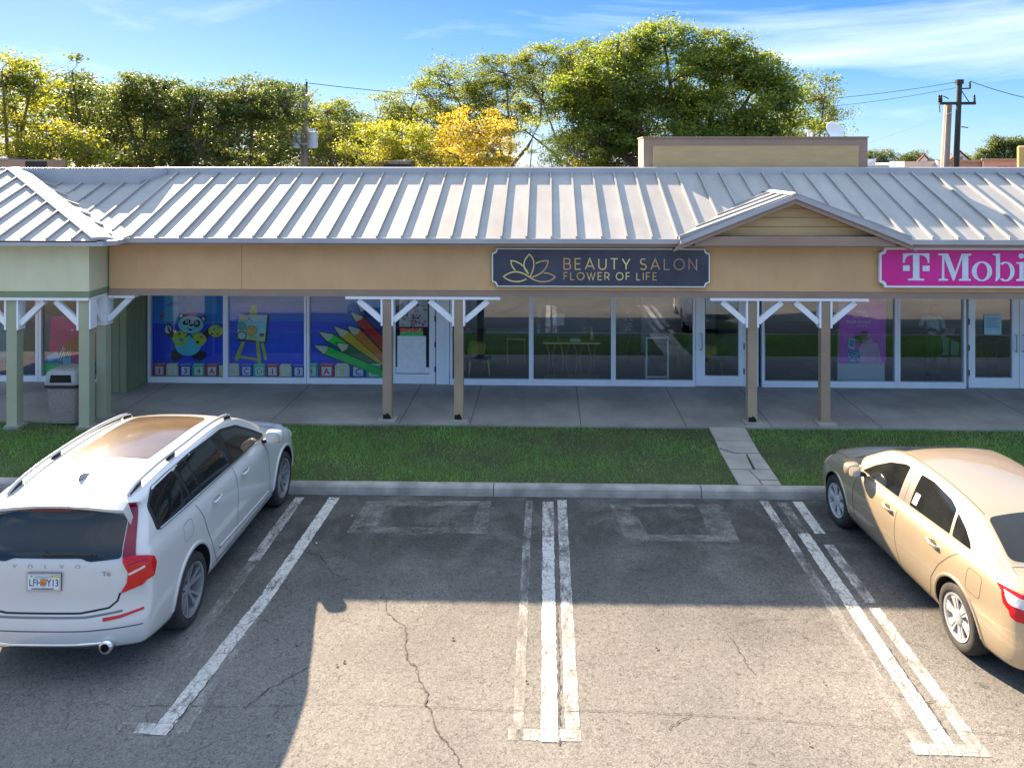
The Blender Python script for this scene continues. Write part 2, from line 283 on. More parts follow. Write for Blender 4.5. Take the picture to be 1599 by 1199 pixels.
class MB:
    """collects boxes, bars, tubes and prisms into one mesh"""
    def __init__(s): s.v = []; s.f = []; s.m = []; s.cur = 0
    def add(s, vs, fs):
        b = len(s.v); s.v += [tuple(p) for p in vs]; s.f += [tuple(b + i for i in f) for f in fs]; s.m += [s.cur] * len(fs); return s
    def box(s, x0, x1, y0, y1, z0, z1, bev=0.0):
        if bev > 0:
            b = bev; V = []
            for z, ins in ((z0, b), (z0 + b, 0), (z1 - b, 0), (z1, b)):
                V += [(x0 + ins, y0 + b, z), (x0 + b, y0 + ins, z), (x1 - b, y0 + ins, z), (x1 - ins, y0 + b, z),
                      (x1 - ins, y1 - b, z), (x1 - b, y1 - ins, z), (x0 + b, y1 - ins, z), (x0 + ins, y1 - b, z)]
            F = [tuple(range(7, -1, -1)), tuple(range(24, 32))]
            for k in range(3):
                for i in range(8):
                    j = (i + 1) % 8; F.append((k * 8 + i, k * 8 + j, k * 8 + 8 + j, k * 8 + 8 + i))
            return s.add(V, F)
        V = [(x0, y0, z0), (x1, y0, z0), (x1, y1, z0), (x0, y1, z0), (x0, y0, z1), (x1, y0, z1), (x1, y1, z1), (x0, y1, z1)]
        return s.add(V, [(0, 3, 2, 1), (4, 5, 6, 7), (0, 1, 5, 4), (1, 2, 6, 5), (2, 3, 7, 6), (3, 0, 4, 7)])
    def prism(s, poly, off):
        """closed polygon (3D points) extruded by vector off"""
        n = len(poly); off = Vector(off)
        V = [tuple(p) for p in poly] + [tuple(Vector(p) + off) for p in poly]
        F = [tuple(range(n - 1, -1, -1)), tuple(range(n, 2 * n))] + [(i, (i + 1) % n, n + (i + 1) % n, n + i) for i in range(n)]
        return s.add(V, F)
    def bar(s, a, b, w, h, up=(0, 0, 1)):
        a = Vector(a); b = Vector(b); d = (b - a).normalized(); u = Vector(up)
        sx = d.cross(u).normalized() * w / 2; sz = sx.cross(d).normalized() * h / 2
        V = [a - sx - sz, a + sx - sz, a + sx + sz, a - sx + sz, b - sx - sz, b + sx - sz, b + sx + sz, b - sx + sz]
        return s.add(V, [(0, 1, 2, 3), (7, 6, 5, 4), (0, 4, 5, 1), (1, 5, 6, 2), (2, 6, 7, 3), (3, 7, 4, 0)])
    def tube(s, pts, rad, n=8, caps=True):
        pts = [Vector(p) for p in pts]; k = len(pts)
        if not hasattr(rad, '__len__'): rad = [rad] * k
        V = []; F = []; ref = Vector((0.13, 0.27, 0.95)).normalized()
        for i, p in enumerate(pts):
            d = (pts[min(i + 1, k - 1)] - pts[max(i - 1, 0)]).normalized()
            if abs(d.dot(ref)) > .95: ref = Vector((1, 0.1, 0)).normalized()
            a = d.cross(ref).normalized(); b = d.cross(a)
            for j in range(n):
                t = 2 * math.pi * j / n; V.append(p + (a * math.cos(t) + b * math.sin(t)) * rad[i])
        for i in range(k - 1):
            for j in range(n):
                q = (j + 1) % n; F.append((i * n + j, i * n + q, (i + 1) * n + q, (i + 1) * n + j))
        if caps: F.append(tuple(range(n - 1, -1, -1))); F.append(tuple(range((k - 1) * n, k * n)))
        return s.add(V, F)
    def lathe(s, prof, n=24, axis='z', c=(0, 0, 0), caps=True):
        V = []; F = []; k = len(prof)
        for r, h in prof:
            for j in range(n):
                t = 2 * math.pi * j / n; a, b = r * math.cos(t), r * math.sin(t)
                p = (a, b, h) if axis == 'z' else ((h, a, b) if axis == 'x' else (a, h, b))
                V.append((p[0] + c[0], p[1] + c[1], p[2] + c[2]))
        for i in range(k - 1):
            for j in range(n):
                q = (j + 1) % n; F.append((i * n + j, i * n + q, (i + 1) * n + q, (i + 1) * n + j))
        if caps and prof[0][0] > 1e-4: F.append(tuple(range(n - 1, -1, -1)))
        if caps and prof[-1][0] > 1e-4: F.append(tuple(range((k - 1) * n, k * n)))
        return s.add(V, F)
    def build(s, name, mats, parent=None, smooth=False, angle=None):
        o = mesh_obj(name, s.v, s.f, mats, parent, smooth, s.m)
        if angle: smooth_by_angle(o, angle)
        return o
def boxo(name, m, parent, *a, bev=0.0):
    return MB().box(*a, bev=bev).build(name, m, parent)

def text_geo(txt, size, bold=0.0, space=1.0, align='LEFT'):
    cu = bpy.data.curves.new('lettering', 'FONT'); cu.body = txt; cu.size = size; cu.offset = bold; cu.space_character = space; cu.align_x = align
    cu.resolution_u = 3
    o = bpy.data.objects.new('lettering', cu); COL.objects.link(o)
    me = o.to_mesh(); V = [tuple(v.co) for v in me.vertices]; F = [tuple(p.vertices) for p in me.polygons]
    o.to_mesh_clear(); bpy.data.objects.remove(o); bpy.data.curves.remove(cu)
    return V, F

class Flat2D:
    """flat print: coloured shapes in a plane, each layer a hair in front of the last"""
    def __init__(s, step=0.0006, gain=1.0): s.gain = gain; s.v = []; s.f = []; s.m = []; s.mats = []; s.z = 0.0; s.step = step
    def _m(s, c, rough=.6):
        m = c if not isinstance(c, tuple) else flat(tuple(min(.85, x * s.gain) for x in c), rough, name='printed_colour')
        if m not in s.mats: s.mats.append(m)
        return s.mats.index(m)
    def raw(s, vs, fs, c):
        s.z += s.step; b = len(s.v); k = s._m(c)
        s.v += [(x, y, s.z) for x, y in vs]; s.f += [tuple(b + i for i in f) for f in fs]; s.m += [k] * len(fs); return s
    def poly(s, pts, c): return s.raw(pts, [tuple(range(len(pts)))], c)
    def rect(s, x0, y0, x1, y1, c): return s.poly([(x0, y0), (x1, y0), (x1, y1), (x0, y1)], c)
    def ell(s, x, y, rx, ry, c, rot=0, n=20):
        cr, sr = math.cos(rot), math.sin(rot); P = []
        for k in range(n):
            a, b = rx * math.cos(k * 2 * math.pi / n), ry * math.sin(k * 2 * math.pi / n); P.append((x + a * cr - b * sr, y + a * sr + b * cr))
        return s.poly(P, c)
    def line(s, pts, w, c, closed=False):
        """ribbon of even width along a polyline, mitred"""
        P = [Vector(p) for p in pts]; n = len(P); vs = []; fs = []
        for i in range(n):
            if closed: a, b = P[i - 1], P[(i + 1) % n]
            else: a, b = P[max(i - 1, 0)], P[min(i + 1, n - 1)]
            d1 = (P[i] - a); d2 = (b - P[i])
            if d1.length < 1e-7: d1 = d2
            if d2.length < 1e-7: d2 = d1
            d1 = d1.normalized(); d2 = d2.normalized(); t = (d1 + d2)
            t = t.normalized() if t.length > 1e-4 else d1
            nrm = Vector((-t.y, t.x)); k = 1 / max(.35, abs(nrm.dot(Vector((-d1.y, d1.x)))))
            vs += [tuple(P[i] + nrm * w / 2 * k), tuple(P[i] - nrm * w / 2 * k)]
        for i in range(n if closed else n - 1):
            j = (i + 1) % n; fs.append((2 * i, 2 * i + 1, 2 * j + 1, 2 * j))
        return s.raw(vs, fs, c)
    def text(s, txt, x, y, size, c, bold=0.0, space=1.0, align='LEFT', sx=1.0):
        V, F = text_geo(txt, size, bold, space, align)
        return s.raw([(x + v[0] * sx, y + v[1]) for v in V], F, c)
    def build(s, name, origin, parent=None, flip=False):
        """stands the print upright facing -Y: x -> X, y -> Z, layer -> -Y"""
        ox, oy, oz = origin
        V = [(ox + x, oy - z, oz + y) for x, y, z in s.v]
        return mesh_obj(name, V, s.f, s.mats, parent, False, s.m)
def arc(cx, cy, rx, ry, a0, a1, n=12):
    return [(cx + rx * math.cos(R(a0 + (a1 - a0) * k / n)), cy + ry * math.sin(R(a0 + (a1 - a0) * k / n))) for k in range(n + 1)]
# ------------------------------------------------------------------ ground
def sheet(name, poly, z, m, label=None, kind='structure'):
    o = mesh_obj(name, [(x, y, z) for x, y in poly], [tuple(range(len(poly)))], m); return tag(o, label, None, None, kind)
M['far_ground'] = noise_mat('distant_ground', (0.05, 0.055, 0.03), (0.10, 0.09, 0.06), .05, .95)
sheet('ground', [(-900, -300), (900, -300), (900, 1500), (-900, 1500)], -0.03, M['far_ground'])
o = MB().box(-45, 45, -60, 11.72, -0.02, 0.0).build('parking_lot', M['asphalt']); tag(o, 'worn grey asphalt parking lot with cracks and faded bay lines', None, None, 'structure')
# lawn base, front walk
tag(MB().box(-45, 45, 11.84, 14.40, -0.02, 0.115).build('lawn', M['soil']), 'narrow strip of green lawn between the kerb and the shop walk', None, None, 'structure')
walk = tag(MB().box(-45, 45, 14.40, 17.20, -0.02, 0.15).build('pavement', M['walk']), 'shaded grey concrete walk under the shop canopy', None, None, 'structure')
M['joint'] = flat((0.05, 0.05, 0.05), .9, name='walk_joint')
for x in (-11.2, -8.15, -5.1, -2.72, -1.42, .6, 2.5, 4.05, 6.0, 9.0):
    b = MB().box(x - .006, x + .006, 14.402, 17.0, 0.1502, 0.1515); b.build('joint', M['joint'], walk)
# kerb: one run of precast lengths with a battered, rounded face
kerb = empty('kerb'); tag(kerb, 'weathered concrete kerb along the head of the parking bays', None, None, 'structure')
prof = [(11.665, -0.02), (11.675, 0.05), (11.69, 0.105), (11.715, 0.132), (11.75, 0.14), (11.835, 0.14), (11.835, -0.02)]
xk = -13.0
while xk < 13:
    w = 3.05; g = .006
    V = [(xk + g, y, z) for y, z in prof] + [(xk + w - g, y, z) for y, z in prof]; n = len(prof)
    F = [tuple(range(n - 1, -1, -1)), tuple(range(n, 2 * n))] + [(i, (i + 1) % n, n + (i + 1) % n, n + i) for i in range(n)]
    F = [tuple(reversed(f)) for f in F]
    mesh_obj('kerb_stone', V, F, M['kerb'], kerb); xk += w
# cracked path of four slabs across the lawn
path = empty('footpath'); tag(path, 'cracked concrete slab path crossing the lawn to the walk', None, None, 'structure')
def slab(poly, dz=0.0):
    MB().prism([(x, y, 0.02) for x, y in poly], (0, 0, .128 + dz)).build('path_slab', M['slab'], path)
a = .008
slab([(2.90, 14.38), (2.875, 13.70), (3.50, 13.70), (3.545, 14.38)], .004)
slab([(2.873, 13.70 - 2 * a), (2.855, 13.36), (3.09, 13.13), (3.47, 13.12), (3.50, 13.70 - 2 * a)], .002)
slab([(2.85, 13.33), (2.845, 13.10), (3.07, 13.105)], -.01)
slab([(2.843, 13.085), (2.835, 12.43), (3.185, 12.43), (3.20, 12.7), (3.235, 13.085)], .0)
slab([(3.262, 13.085), (3.25, 12.8), (3.225, 12.43), (3.465, 12.43), (3.468, 13.085)], .003)
slab([(2.833, 12.41), (2.83, 11.85), (3.165, 11.85), (3.155, 12.05), (3.11, 12.41)], -.003)
slab([(3.122, 12.41), (3.17, 12.06), (3.20, 12.03), (3.46, 12.02), (3.462, 12.41)], .002)
slab([(3.18, 11.85), (3.185, 12.015), (3.46, 12.008), (3.458, 11.85)], -.006)

# ------------------------------------------------------------------ bay lines, patches, cracks
def strip(name, x0, y0, x1, y1, w, m, label, z=.004, wob=.006):
    n = 60; V = []; F = []; d = Vector((x1 - x0, y1 - y0)); nrm = Vector((-d.y, d.x)).normalized()
    for i in range(n + 1):
        t = i / n; p = Vector((x0, y0)) + d * t
        a = p + nrm * (w / 2 + random.uniform(-wob, wob)); b = p - nrm * (w / 2 + random.uniform(-wob, wob)); V += [(a.x, a.y, z), (b.x, b.y, z)]
        if i: F.append((2 * i - 2, 2 * i - 1, 2 * i + 1, 2 * i))
    return tag(mesh_obj(name, V, F, m), label, None, None, 'structure')
K = 'bay_line'
strip(K, -3.635, 11.55, -3.625, 9.7, .14, M['paint_old'], 'short white bay line beside the front wheel of the white car')
strip(K, -3.625, 9.7, -3.64, 6.74, .14, M['paint_ghost'], 'nearly worn away line beside the white car')
strip(K, -3.125, 11.56, -3.18, 8.9, .155, M['paint_new'], 'white bay line, upper half, right of the white car', .005)
strip(K, -3.18, 8.9, -3.345, 6.72, .155, M['paint_new'], 'white bay line, lower half, right of the white car', .006)
strip(K, -3.16, 9.2, -3.16, 6.73, .11, M['paint_ghost'], 'ghost line right of the bold left bay line', .004)
strip(K, -3.72, 6.80, -3.42, 6.80, .13, M['paint_old'], 'short crossbar at the foot of the left bay line', .004)
strip(K, -3.24, 6.79, -3.10, 6.79, .12, M['paint_ghost'], 'faint crossbar stub at the foot of the left bay line', .0045)
strip(K, -.27, 11.53, -.27, 9.0, .10, M['paint_ghost'], 'faded left line of the middle group of three')
strip(K, -.27, 9.0, -.255, 6.74, .10, M['paint_ghost'], 'nearly gone lower end of the left line of the middle group')
strip(K, .005, 11.50, .005, 10.4, .16, M['paint_old'], 'scuffed upper end of the middle bay line', .005)
strip(K, .005, 10.4, .015, 6.725, .15, M['paint_new'], 'bold white line in the middle of the lot', .006)
strip(K, .205, 11.56, .215, 6.74, .13, M['paint_old'], 'worn right line of the middle group of three', .005)
strip(K, -.34, 6.81, .285, 6.81, .13, M['paint_old'], 'worn crossbar at the foot of the middle lines', .004)
strip(K, 3.13, 11.60, 3.14, 10.1, .12, M['paint_old'], 'short worn line left of the gold car')
strip(K, 3.14, 10.1, 3.13, 6.66, .12, M['paint_ghost'], 'scratched remains of a line left of the bold right bay line')
strip(K, 3.375, 11.55, 3.38, 10.6, .145, M['paint_ghost'], 'painted over top of the bold right bay line', .005)
strip(K, 3.38, 10.6, 3.345, 6.66, .155, M['paint_new'], 'bold white line left of the gold car', .006)
strip(K, 3.61, 11.60, 3.605, 10.6, .14, M['paint_new'], 'short white line by the front wheel of the gold car', .004)
strip(K, 3.605, 10.3, 3.60, 8.95, .13, M['paint_old'], 'middle piece of the line nearest the gold car', .004)
strip(K, 3.60, 8.85, 3.59, 6.65, .13, M['paint_old'], 'lower piece of the line nearest the gold car', .004)
strip(K, 3.05, 6.73, 3.67, 6.72, .13, M['paint_old'], 'worn crossbar at the foot of the right lines', .0045)
def patch(outer, inner, label):
    n = len(outer); V = [(x, y, .0035) for x, y in outer + inner]
    F = [(i, (i + 1) % n, n + (i + 1) % n, n + i) for i in range(n)]
    tag(mesh_obj('asphalt_patch', V, F, M['patch']), label, None, None, 'structure')
patch([(-2.62, 11.46), (-.82, 11.50), (-.80, 10.48), (-2.67, 10.46)], [(-2.32, 11.30), (-1.0, 11.34), (-1.02, 10.66), (-2.30, 10.64)], 'pale scraped rectangle at the head of the left empty bay')
patch([(.88, 11.45), (2.52, 11.48), (2.49, 10.33), (1.02, 10.36)], [(1.2, 11.36), (2.15, 11.38), (2.12, 10.52), (1.32, 10.52)], 'pale scraped rectangle at the head of the right empty bay')
def crack(pts, w, label):
    P = [];
    for (x0, y0), (x1, y1) in zip(pts[:-1], pts[1:]):
        n = max(2, int(math.hypot(x1 - x0, y1 - y0) / .035))
        for k in range(n):
            t = k / n; P.append((x0 + (x1 - x0) * t + random.gauss(0, .007), y0 + (y1 - y0) * t + random.gauss(0, .007)))
    P.append(pts[-1]); V = []; F = []
    for i, (x, y) in enumerate(P):
        a = P[max(i - 1, 0)]; b = P[min(i + 1, len(P) - 1)]; d = Vector((b[0] - a[0], b[1] - a[1])); d = d.normalized() if d.length > 1e-6 else Vector((1, 0))
        ww = w * random.uniform(.35, 1.25) / 2; V += [(x - d.y * ww, y + d.x * ww, .0075), (x + d.y * ww, y - d.x * ww, .0075)]
        if i: F.append((2 * i - 2, 2 * i - 1, 2 * i + 1, 2 * i))
    tag(mesh_obj('asphalt_crack', V, F, M['crack']), label, None, None, 'structure')
crack([(-1.813, 8.9), (-1.799, 8.724), (-1.738, 8.6), (-1.638, 8.482), (-1.534, 8.402), (-1.476, 8.231), (-1.45, 8.012), (-1.377, 7.786), (-1.276, 7.709), (-1.232, 7.518), (-1.156, 7.382), (-1.11, 7.32), (-1.104, 7.164), (-1.037, 7.065), (-.987, 6.873), (-.904, 6.752), (-.821, 6.658), (-.735, 6.516), (-.65, 6.3), (-.6, 6.0)], .017, 'long jagged crack running towards the viewer in the sunlit left bay')
crack([(-3.757, 7.069), (-3.448, 7.094), (-3.035, 7.088), (-2.628, 7.09), (-2.232, 7.126), (-1.717, 7.165), (-1.128, 7.13), (-.722, 7.123), (-.318, 7.101), (.095, 7.103), (.599, 7.125), (1.39, 7.088), (1.834, 7.058), (2.27, 7.022), (2.644, 6.984), (3.298, 6.97), (3.559, 6.946), (4.074, 6.905), (5, 6.88)], .006, 'thin crack across the whole lot near the viewer')
for pts, w, l in (([(1.033, 6.9), (1.15, 7.008), (1.293, 7.1)], .012, 'short branch off the cross crack in the right bay'),
    ([(1.876, 8.319), (1.937, 7.944), (1.945, 7.774), (1.982, 7.678)], .008, 'fine crack in the sunlit right bay'), ([(2.004, 8.494), (2.298, 8.585), (2.546, 8.615)], .007, 'fine crack near the shadow edge in the right bay'),
    ([(2.363, 8.331), (2.614, 8.395), (2.673, 8.228)], .007, 'hooked fine crack in the right bay'), ([(-3.121, 9.965), (-2.84, 9.841), (-2.564, 9.415), (-2.34, 9.29)], .008, 'fine crack crossing the shaded left bay'),
    ([(-2.72, 7.09), (-2.601, 7.344), (-2.467, 7.486), (-2.337, 7.662)], .011, 'branching crack at the edge of the white car\'s shadow'), ([(.095, 6.7), (.1, 7.196), (.105, 7.745), (.098, 8.385), (.095, 9.006)], .012, 'crack along the right edge of the middle bay line'),
    ([(3.214, 7.407), (3.396, 7.299), (3.545, 7.346)], .011, 'crack cutting the bold right bay line'), ([(3.27, 7.656), (3.411, 7.668)], .01, 'short crack in the bold right bay line'),
    ([(3.44, 8.1), (3.432, 7.502), (3.434, 7.232), (3.429, 6.9)], .012, 'crack along the right edge of the bold right line'), ([(-3.26, 6.75), (-3.24, 7.1), (-3.2, 7.5)], .01, 'crack along the edge of the bold left line')):
    crack(pts, w, l)

# grass blades
def grass():
    n = 105000
    x = RNG.uniform(-10.5, 11.0, n); y = RNG.uniform(11.83, 14.41, n)
    keep = ~((x > 2.845) & (x < 3.50) & (y < 14.42)); x = x[keep]; y = y[keep]; n = len(x)
    # thin patches
    d = np.sin(x * 1.7 + 1) * np.sin(y * 3.1 + x * .6) + np.sin(x * .43 + 4) * .7
    thr = RNG.uniform(-2.6, 1.2, n); k = d > thr; x = x[k]; y = y[k]; d = d[k]; n = len(x)
    h = RNG.uniform(.025, .06, n) * (1 + .25 * np.clip(d, -1, 1)); a = RNG.uniform(0, 2 * np.pi, n); w = RNG.uniform(.004, .008, n)
    lx = RNG.normal(0, .028, n); ly = RNG.normal(0, .028, n)
    V = np.zeros((n, 3, 3), np.float32)
    V[:, 0] = np.stack([x - np.cos(a) * w, y - np.sin(a) * w, np.full(n, .11)], 1)
    V[:, 1] = np.stack([x + np.cos(a) * w, y + np.sin(a) * w, np.full(n, .11)], 1)
    V[:, 2] = np.stack([x + lx, y + ly, .112 + h], 1)
    me = bpy.data.meshes.new('grass'); me.vertices.add(3 * n); me.vertices.foreach_set('co', V.ravel())
    me.loops.add(3 * n); me.loops.foreach_set('vertex_index', np.arange(3 * n, dtype=np.int32)); me.polygons.add(n)
    me.polygons.foreach_set('loop_start', np.arange(0, 3 * n, 3, dtype=np.int32)); me.update(calc_edges=True)
    me.materials.append(leaf_mat('grass_blade', [(0.24, 0.20, 0.10), (0.10, 0.21, 0.06), (0.13, 0.28, 0.075), (0.18, 0.33, 0.09), (0.28, 0.32, 0.13)], .3))
    o = bpy.data.objects.new('grass', me); COL.objects.link(o); tag(o, 'short green grass covering the lawn strip', 'grass', None, 'stuff')
grass()

# ------------------------------------------------------------------ the shop building
EY, EZ, RY, RZ = 14.30, 3.53, 17.20, 4.68       # eave and ridge of the front roof slope
SL = (RZ - EZ) / (RY - EY)
shop = empty('shop_building', (0, 17, 0)); tag(shop, 'single storey tan stucco shop row with grey standing seam metal roof and covered walk', 'building')
def P(o): # children are modelled in world coordinates
    o.matrix_parent_inverse = Matrix.Translation((0, -17, 0)); return o
def SB(mb, name, m, parent=None, **k):
    o = mb.build(name, m, parent or shop, **k)
    if parent is None: P(o)
    return o
XR = 13.0
# fascia wall panels with their joints
fx = [-8.18, -5.68, XR]
for a_, b_ in zip(fx[:-1], fx[1:]):
    SB(MB().box(a_ + .004, b_ - .004, 14.60, 14.78, 2.56, 3.40), 'fascia_panel', M['tan'])
SB(MB().box(-8.18, XR, 14.585, 14.80, 2.44, 2.556), 'fascia_trim', M['brown'])
SB(MB().box(-8.18, XR, 14.53, 14.80, 3.404, 3.47), 'eave_board', M['brown'])
SB(MB().box(-8.18, XR, 14.80, 17.0, 2.50, 2.54), 'canopy_ceiling', M['white_trim'])
SB(MB().box(-13.0, XR, 17.46, 30.0, 4.20, 4.45), 'flat_roof', M['roof_edge'])
SB(MB().box(-13.0, XR, 29.8, 30.0, 0.0, 4.198).box(-13.2, -13.002, 17.3, 30.0, 0.0, 4.198), 'rear_wall', M['tan'])
SB(MB().box(-13.0, XR, 17.22, 17.40, 2.82, 4.19), 'header_wall', M['tan'])
# gutter edge
SB(MB().box(-7.80, 2.42, 14.262, 14.30, 3.455, 3.545).box(6.36, XR, 14.262, 14.30, 3.455, 3.545), 'roof_edge', M['roof_edge'])
SB(MB().box(-7.80, XR, 14.302, 14.53, 3.40, 3.452), 'soffit', M['brown'])
# roof deck and ridge flashing
def rz(y): return EZ + (y - EY) * SL
roof = SB(MB().prism([(-8.6, 17.15, 4.66), (-8.6, 17.15, 4.80), (-8.6, 17.19, 4.815), (-8.6, 17.45, 4.80), (-8.6, 17.45, 4.2), (-8.6, 17.22, 4.2)], (8.6 + XR, 0, 0)), 'ridge_flashing', M['roof_edge'])
SB(MB().box(-12.5, -8.62, 17.16, 17.45, 4.2, 4.79), 'ridge_flashing', M['roof_edge'])
# standing seam panels: one object each, and one seam between
PX0, PW = -.3915 - .4525 * 30, .4525
def valley_y(x):   # where the green pavilion's side slope meets this roof
    if x < -7.82: return EY + .867 * (-7.82 - x)
    if abs(x - 4.38) < 2.04: return EY + (.77 - .3775 * abs(x - 4.38)) / SL + .01
    return EY
GX_ = 4.38
def panel(x0, x1):
    ya0, ya1 = max(EY, valley_y(x0)), max(EY, valley_y(x1))
    if ya1 >= RY - .02: return
    ya0 = min(ya0, RY - .01)
    if x0 < GX_ < x1: panel(x0, GX_); panel(GX_, x1); return
    V = []
    for dz in (-.06, 0.0):
        V += [(x0, ya0, rz(ya0) + dz), (x1, ya1, rz(ya1) + dz), (x1, RY - .04, rz(RY - .04) + dz), (x0, RY - .04, rz(RY - .04) + dz)]
    o = mesh_obj('roof_panel', V, [(0, 3, 2, 1), (4, 5, 6, 7), (0, 1, 5, 4), (1, 2, 6, 5), (2, 3, 7, 6), (3, 0, 4, 7)], M['roof'], shop); P(o)
def seam(x):
    y0 = max(EY - .01, valley_y(x) + .02)
    if y0 > RY - .1: return
    n = Vector((0, -SL, 1)).normalized(); b = MB()
    h = .052
    V = []
    for (xx, up) in ((x - .012, 0), (x + .012, 0), (x + .012, h * .65), (x + .018, h * .7), (x + .018, h), (x - .018, h), (x - .018, h * .7), (x - .012, h * .65)):
        V.append((xx, y0 + n.y * up, rz(y0) + n.z * up))
    b.prism(V, (0, RY - .05 - y0, (RY - .05 - y0) * SL)); SB(b, 'roof_seam', M['roof'])
k = 0
x = PX0
while x < XR - .2:
    if x + PW > -11.2: panel(x + .004, x + PW - .004); seam(x)
    x += PW

# raised flashing box at the left end of the ridge
SB(MB().prism([(-11.2, 16.62, 4.44), (-11.2, 16.62, 4.80), (-11.2, 17.14, 4.80), (-11.2, 17.14, 4.60)], (2.55, 0, 0))
   .prism([(-8.65, 16.62, 4.44), (-8.65, 16.62, 4.80), (-8.65, 17.14, 4.80), (-8.65, 17.14, 4.60)], (.34, .50, .0)), 'valley_flashing', M['roof_edge'])
# small gable over the walk
GX, GZ, GY, GH = 4.38, 4.30, 14.17, 2.04       # peak x, peak height, front, half width
gs = (GZ - EZ) / GH
gab = SB(MB().prism([(GX - 1.72, 14.42, 3.60), (GX + 1.72, 14.42, 3.60), (GX, 14.42, GZ - .07)], (0, .12, 0)), 'gable', M['siding'])
nb = 4
for i in range(nb):       # lapped siding boards
    za, zb = 3.60 + i * .165, 3.60 + (i + 1) * .165 - .012
    top = GZ - .10
    if za >= top - .02: break
    zb = min(zb, top); ha = (top - za) / gs - .06; hb = max(.01, (top - zb) / gs - .06)
    MB().prism([(GX - ha, 14.415, za), (GX + ha, 14.415, za), (GX + hb, 14.405, zb), (GX - hb, 14.405, zb)], (0, -.012 - .006 * (i % 2), 0)).build('siding_board', M['siding'], gab)
SB(MB().box(2.62, 6.16, 14.22, 14.60, 3.43, 3.597), 'gable_beam', M['brown'])
SB(MB().box(2.43, 6.35, 14.262, 14.60, 3.40, 3.428), 'gable_soffit', M['brown'])
for sg in (-1, 1):
    # roof plane reaching back to its valley
    x_e = GX + sg * GH
    pts = [(x_e, GY, EZ), (GX, GY, GZ), (GX, EY + (GZ - EZ) / SL, GZ), (x_e, EY, EZ)]
    pts2 = [(x, y, z + .045) for x, y, z in pts]
    SB(MB().prism(pts2 if sg > 0 else pts2[::-1], (0, 0, -.035)), 'gable_roof_panel', M['roof'])
    # rake board and brown soffit strip under it, running out flat to the eave
    SB(MB().prism([(x_e - sg * .02, GY - .03, EZ + .01), (GX, GY - .03, GZ + .062), (GX, GY - .03, GZ - .03), (x_e, GY - .03, EZ - .08)], (0, .03, 0)), 'rake_board', M['roof_edge'])
    SB(MB().prism([(x_e, GY + .002, EZ - .075), (GX, GY + .002, GZ - .025), (GX, GY + .002, GZ - .12), (x_e + sg * .10, GY + .002, EZ - .20)], (0, .26, 0)), 'rake_soffit', M['brown'])
    for kk in range(1, 5):
        y = GY + .03 + (kk - 1) * .46
        zt = GZ; t_end = max(0, (y - EY) * SL / (GZ - EZ)) if y > EY else 0
        if t_end > .93: continue
        xa = x_e + (GX - x_e) * t_end; za = EZ + (GZ - EZ) * t_end
        SB(MB().bar((xa, y, za + .062), (GX, y, zt + .062), .026, .036), 'roof_seam', M['roof'])
SB(MB().prism([(GX - .09, GY - .04, GZ + .035), (GX, GY - .04, GZ + .085), (GX + .09, GY - .04, GZ + .035)], (0, 2.05, 0)), 'gable_ridge_cap', M['roof'])

# parapet box behind the ridge
bx0, bx1, bzt, by = 2.10, 6.97, 5.45, 17.5
box = SB(MB().box(bx0, bx1, by, 18.5, 4.2, bzt, ), 'parapet_box', M['brown'])
MB().box(bx0 + .2, bx1 - .2, by - .025, by - .002, 4.5, bzt - .17).build('inset_panel', M['siding'], box)
MB().box(bx0 - .02, bx1 + .02, by - .03, 18.52, bzt + .002, bzt + .03).build('coping', M['brown'], box)

# storefront
AL = M['alu']; WY = 17.05
def window(x0, x1, z0=.27, z1=2.47, sub=.12, gm='glass', fr=.05):
    """glazed bay: frame > sill, pane"""
    f = SB(MB().box(x0 - fr, x0, WY - .06, WY + .06, z0 - sub, z1).box(x1, x1 + fr, WY - .06, WY + .06, z0 - sub, z1)
           .box(x0, x1, WY - .055, WY + .055, z0 - .05, z0 - .001).box(x0, x1, WY - .055, WY + .055, z1 - .05, z1 - .001), 'window', AL)
    MB().box(x0, x1, WY - .065, WY + .06, z0 - sub, z0 - .052).build('sill', AL, f)
    MB().box(x0 + .001, x1 - .001, WY - .004, WY + .004, z0, z1 - .051).build('pane', M[gm], f)
    return f
def door(x0, x1, gx0, gx1, hinge, gz0=.37, z1=2.40, handle_x=None, gm='glass'):
    f = SB(MB().box(x0, x1, WY - .045, WY + .045, .16, gz0 - .001).box(x0, gx0, WY - .045, WY + .045, gz0, z1).box(gx1, x1, WY - .045, WY + .045, gz0, z1)
           .box(gx0, gx1, WY - .045, WY + .045, z1 - .10, z1), 'door', AL)
    MB().box(gx0 + .001, gx1 - .001, WY - .004, WY + .004, gz0, z1 - .101).build('pane', M[gm], f)
    if handle_x is None: handle_x = (x0 + gx0) / 2 if hinge > 0 else (x1 + gx1) / 2
    s_ = 1 if hinge > 0 else -1
    MB().tube([(handle_x, WY - .045, 1.28), (handle_x, WY - .11, 1.28), (handle_x + .02 * s_, WY - .12, 1.26), (handle_x + .02 * s_, WY - .12, .96), (handle_x, WY - .11, .94), (handle_x, WY - .045, .94)], .013, 8).build('handle', M['steel'], f, smooth=True)
    hx = x1 if hinge > 0 else x0
    for z in (.42, .95, 1.5, 2.1): MB().tube([(hx, WY - .06, z), (hx, WY - .06, z + .12)], .013, 8).build('hinge', M['dark'], f)
    return f
W1 = window(-8.625, -7.02, gm='glass_clear'); W2 = window(-6.922, -5.256, gm='glass_clear'); W3 = window(-5.145, -3.50, gm='glass_clear')
D1 = door(-3.40, -2.42, -3.28, -2.55, 1, gz0=.37, gm='glass_clear')
